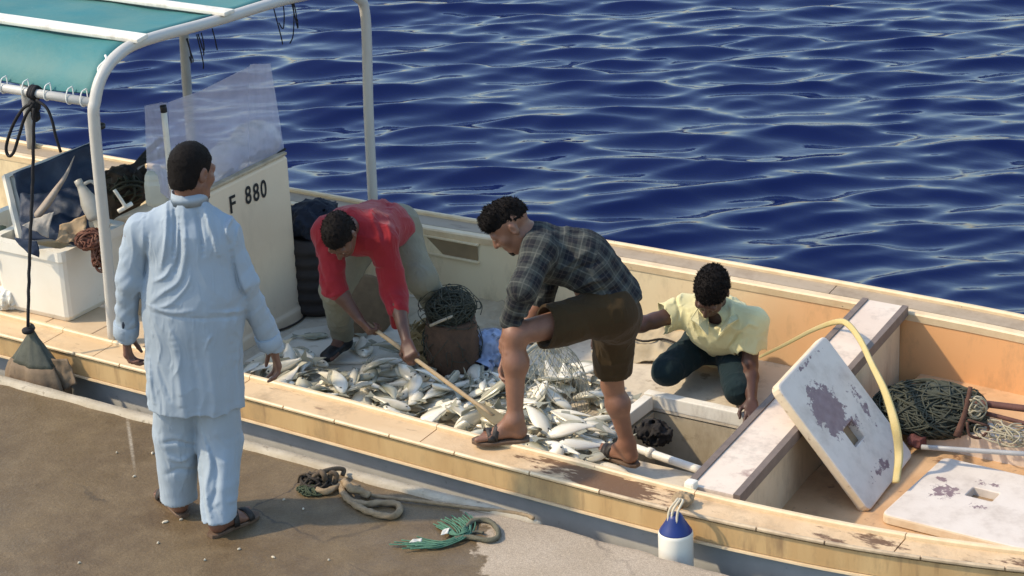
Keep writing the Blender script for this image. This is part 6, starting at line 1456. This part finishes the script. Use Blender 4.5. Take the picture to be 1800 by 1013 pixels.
def fish_meshes(bend, hgt, k):
    """Fish along +X (head), back +Z, thin along Y; unit length 0.2."""
    g = Geo(); rows = []; L_ = .2
    ts = [0, .03, .09, .18, .30, .45, .60, .74, .85, .92]; H = [.003, .012, .022, .031, .036, .034, .026, .0155, .0085, .008]; W = [.003, .009, .014, .0165, .0165, .015, .011, .0065, .004, .003]
    cy = lambda t: bend * math.sin(t * 2.6) * .03
    for t, h, w in zip(ts, H, W):
        a = np.linspace(0, 2 * np.pi, 12, endpoint=False); x = .1 - t * L_
        rows.append(np.stack([np.full(12, x), cy(t) + np.sign(np.cos(a)) * np.abs(np.cos(a)) ** 1.35 * w, np.sin(a) * h * hgt + .002 * hgt], 1))
    g.loft(rows); body = bpy.data.meshes.new("fish"); body.from_pydata(g.V, [], g.F); body.polygons.foreach_set("use_smooth", np.ones(len(body.polygons), bool))
    def fin(pts, th=.0012):
        q = Geo(); P3 = [np.array((x, cy((.1 - x) / L_), z)) for x, z in pts]; q.loft([[p + (0, th, 0) for p in P3], [p - (0, th, 0) for p in P3]]); me = bpy.data.meshes.new("fin"); me.from_pydata(q.V, [], q.F); me.materials.append(FINM); return me
    tail = fin([(-.080, .006), (-.098, .018), (-.122, .036), (-.114, .008), (-.110, .0), (-.114, -.008), (-.122, -.034), (-.098, -.016), (-.080, -.006)])
    dors = fin([(.045, .034 * hgt), (.030, .052 * hgt), (.0, .050 * hgt), (-.035, .040 * hgt), (-.040, .026 * hgt), (0, .036 * hgt)])
    vent = fin([(-.005, -.032 * hgt), (-.018, -.048 * hgt), (-.05, -.030 * hgt), (-.045, -.018 * hgt)])
    ey = []
    for s in (-1, 1):
        q = Geo(); q.lathe([(.0003, 0), (.004, .0006), (.0046, .0002), (.0003, .0022)], (.082, cy(.09) + s * .0135, .008), 8, (0, s, 0))
        e_ = bpy.data.meshes.new("eye"); e_.from_pydata(q.V, [], q.F); e_.materials.append(EYEF); ey.append(e_)
    return body, tail, dors, vent, ey
FISH = []
for bend, hg in ((0, 1), (.8, .95), (-.9, 1.05), (.3, .82)):
    fm = fish_meshes(bend, hg, 0)
    for mi in range(3):
        b = fm[0].copy(); b.materials.append(FM[mi]); FISH.append((b, *fm[1:]))
def put_fish(loc, R, s, kind, label, group):
    b, t, d, v, e = FISH[kind]; o = bpy.data.objects.new("fish", b); COL.objects.link(o)
    M = Matrix((R * s).tolist()).to_4x4(); M.translation = Vector(loc.tolist()); o.matrix_world = M; props(o, label, "fish", group)
    for nm, me in (("tail_fin", t), ("dorsal_fin", d), ("anal_fin", v), ("eye", e[0]), ("eye", e[1])):
        c = bpy.data.objects.new(nm, me); COL.objects.link(c); c.parent = o
    return o
MARKS = [(600, 628, "by the black shoe"), (488, 660, "under the standing man's right hand"), (470, 700, "along the gunwale left of the heap"), (560, 700, "along the gunwale below the black shoe"), (640, 665, "left of the raking man's lower hand"), (720, 655, "under the raking man's lower hand"),
         (800, 690, "beside the rake pole"), (690, 735, "along the gunwale below the rake pole"), (780, 765, "along the gunwale left of the raised sandal"), (860, 725, "at the rake blade"), (850, 665, "in front of the blue bag"), (870, 745, "against the raised sandal"), (965, 700, "inside the sheer net bag"),
         (950, 785, "right of the raised sandal"), (1030, 665, "right of the net bag under the brown shorts"), (1040, 720, "left of the rear bare shin"), (1010, 790, "between the two sandals"), (1070, 790, "beside the rear sandal")]
def fish_label(x, y, s, kd):
    c = ROT.T @ (np.array((x, y, DECK_Z + .06)) - CAM); u, v = 900 + FPX * c[0] / -c[2], 506.5 - FPX * c[1] / -c[2]
    return ("small " if s < 1.0 else "middling " if s < 1.2 else "large ") + ("silver", "olive grey", "pale cream")[kd % 3] + " fish in the heap, " + min(MARKS, key=lambda k: math.hypot(k[0] - u, k[1] - v))[2]
def in_poly(x, y, poly):
    c = False; n = len(poly)
    for i in range(n):
        (x1, y1), (x2, y2) = poly[i], poly[(i + 1) % n]
        if (y1 > y) != (y2 > y) and x < (x2 - x1) * (y - y1) / (y2 - y1) + x1: c = not c
    return c
PILE = [tuple(P(x, y, DECK_Z)[:2]) for x, y in [(436, 650), (470, 618), (520, 606), (560, 628), (640, 628), (690, 600), (735, 628), (770, 655), (880, 655), (950, 650), (1000, 640), (1075, 640), (1078, 700), (1075, 760), (1085, 830), (1030, 860), (880, 850), (760, 830), (600, 770), (470, 720)]]
GX0, GY0, GH = -1.9, .4, .02; HM = np.zeros((170, 110)) + DECK_Z + .004
def hm_idx(x, y): return int(round((x - GX0) / GH)), int(round((y - GY0) / GH))
rf = np.random.default_rng(23); placed = 0; tries = 0
boardpoly = [tuple(p[:2]) for p in cs]
mound = lambda x, y: 0
GROUP = "fish heaped on the deck of the boat"
while placed < 292 and tries < 6000:
    tries += 1; x, y = rf.uniform(-1.75, 1.3), rf.uniform(.5, 1.95)
    if not in_poly(x, y, PILE): continue
    s = rf.choice([.88, 1.02, 1.15, 1.25, 1.34]); yaw = rf.uniform(0, 2 * math.pi); dx, dy = math.cos(yaw), math.sin(yaw)
    pts = [(x + dx * t * s + -dy * w * s, y + dy * t * s + dx * w * s) for t in (-.09, -.045, 0, .045, .09) for w in (-.022, .022)]
    ids = [hm_idx(*p) for p in pts]
    if any(i < 0 or j < 0 or i >= HM.shape[0] or j >= HM.shape[1] for i, j in ids): continue
    hs = np.array([HM[i, j] for i, j in ids]); front, backh = hs[6:].mean(), hs[:4].mean(); z = np.sort(hs)[-4:].mean()
    if z > DECK_Z + .135: continue
    cq = ROT.T @ (np.array((x, y, z + .03)) - CAM); uq, vq = 900 + FPX * cq[0] / -cq[2], 506.5 - FPX * cq[1] / -cq[2]      # keep the board by the console and the shoe clear of fish
    if vq < np.interp(uq, [436, 500, 560, 600, 650, 700, 760, 850, 950, 1000, 1080], [648, 618, 634, 650, 640, 626, 652, 660, 650, 636, 640]) or (abs(uq - 592) < 48 and vq < 652): continue
    pitch = np.clip((front - backh) / (.13 * s), -.5, .5) + rf.normal() * .06
    lie = (1 if rf.random() < .5 else -1) * (math.pi / 2 + rf.normal() * .20) if rf.random() < .97 else rf.normal() * .5
    kd = int(rf.choice([0, 3, 6, 9, 2, 5, 8, 11, 0, 3, 6, 9, 2, 5, 8, 11, 1, 4, 7, 10])); Rm = rot_axis(UP, yaw) @ rot_axis((0, 1, 0), -pitch) @ rot_axis((1, 0, 0), lie)
    put_fish(np.array((x, y, z + .017 * s)), Rm, s, kd, fish_label(x, y, s, kd), GROUP); placed += 1
    for t in np.linspace(-.085, .085, 11):
        for w in (-.03, -.015, 0, .015, .03):
            if abs(w) > .034 * (1 - abs(t) / .11) : continue
            i, j = hm_idx(x + dx * t * s - dy * w * s, y + dy * t * s + dx * w * s); HM[i, j] = max(HM[i, j], z + .032 * s * (1 - .5 * abs(t) / .1))
def lone(px, py, yaw, s, kind, label, z=DECK_Z + .02, roll=math.pi / 2):
    put_fish(P(px, py, z), rot_axis(UP, yaw) @ rot_axis((1, 0, 0), roll), s, kind, label, None)
lone(548, 590, .5, .95, 1, "lone grey-green fish lying by itself on the white board near the console", DECK_Z + .034)
lone(640, 607, -.9, 1.5, 2, "largest pale fish lying on the white board right of the black shoe", DECK_Z + .036)
lone(690, 618, .15, 1.5, 4, "long dark grey fish under the lower hand of the man in red", DECK_Z + .05)
# net bag of fish by the bare leg
bgn = thing("net_bag", P(970, 700, DECK_Z), "sheer net bag bulging over fish between the legs of the man in checks", "net")
q = P(968, 716, DECK_Z); NB = mat("net_sheer", (.34, .33, .26), .8, (.24, .24, .18), 20, .6); g = Geo()
def dome(a, t): 
    r = .20 * math.sin(min(t, 1) * math.pi / 2) ** .7 * (1 + .06 * math.sin(3 * a)); return q + np.array((math.cos(a) * r, math.sin(a) * r * .95, .10 + .27 * math.cos(t * math.pi / 2) - .09 * t))
for i in range(26):
    for sgn in (-1, 1): g.tube([dome(2 * math.pi * i / 26 + sgn * t * 1.3 + .04 * math.sin(9 * t + i), t) for t in np.linspace(.06, 1, 9)], .0017, 4, sub=2)
for tt in (.06, 1.0): g.tube([dome(a, tt) for a in np.linspace(0, 2 * math.pi, 24)], .0035 if tt == 1 else .006, 5, sub=2)
g.build("net_mesh", NB, bgn, True)
g = Geo(); hd2 = PD(884, 668, .02); g.tube([dome(2.3, .06), (dome(2.3, .06) + hd2) / 2 + UP * .03, hd2], .010, 8); g.build("gathered_neck", NB, bgn, True)
drk = thing("dark_net_scrap", P(1128, 758, DECK_Z), "black scrap of net in the hatch corner behind the rear sandal", "net"); blob("net_core", P(1140, 762, DECK_Z) + (0.02, 0.02, .0), (.09, .06, .05), mat("net_black", (.012, .010, .010), .9, (.03, .025, .02), 30, .6, .5, 120), .03, 26, 5, drk)

man_blue(); man_red(); man_check(); man_yellow()
bpy.context.view_layer.update()
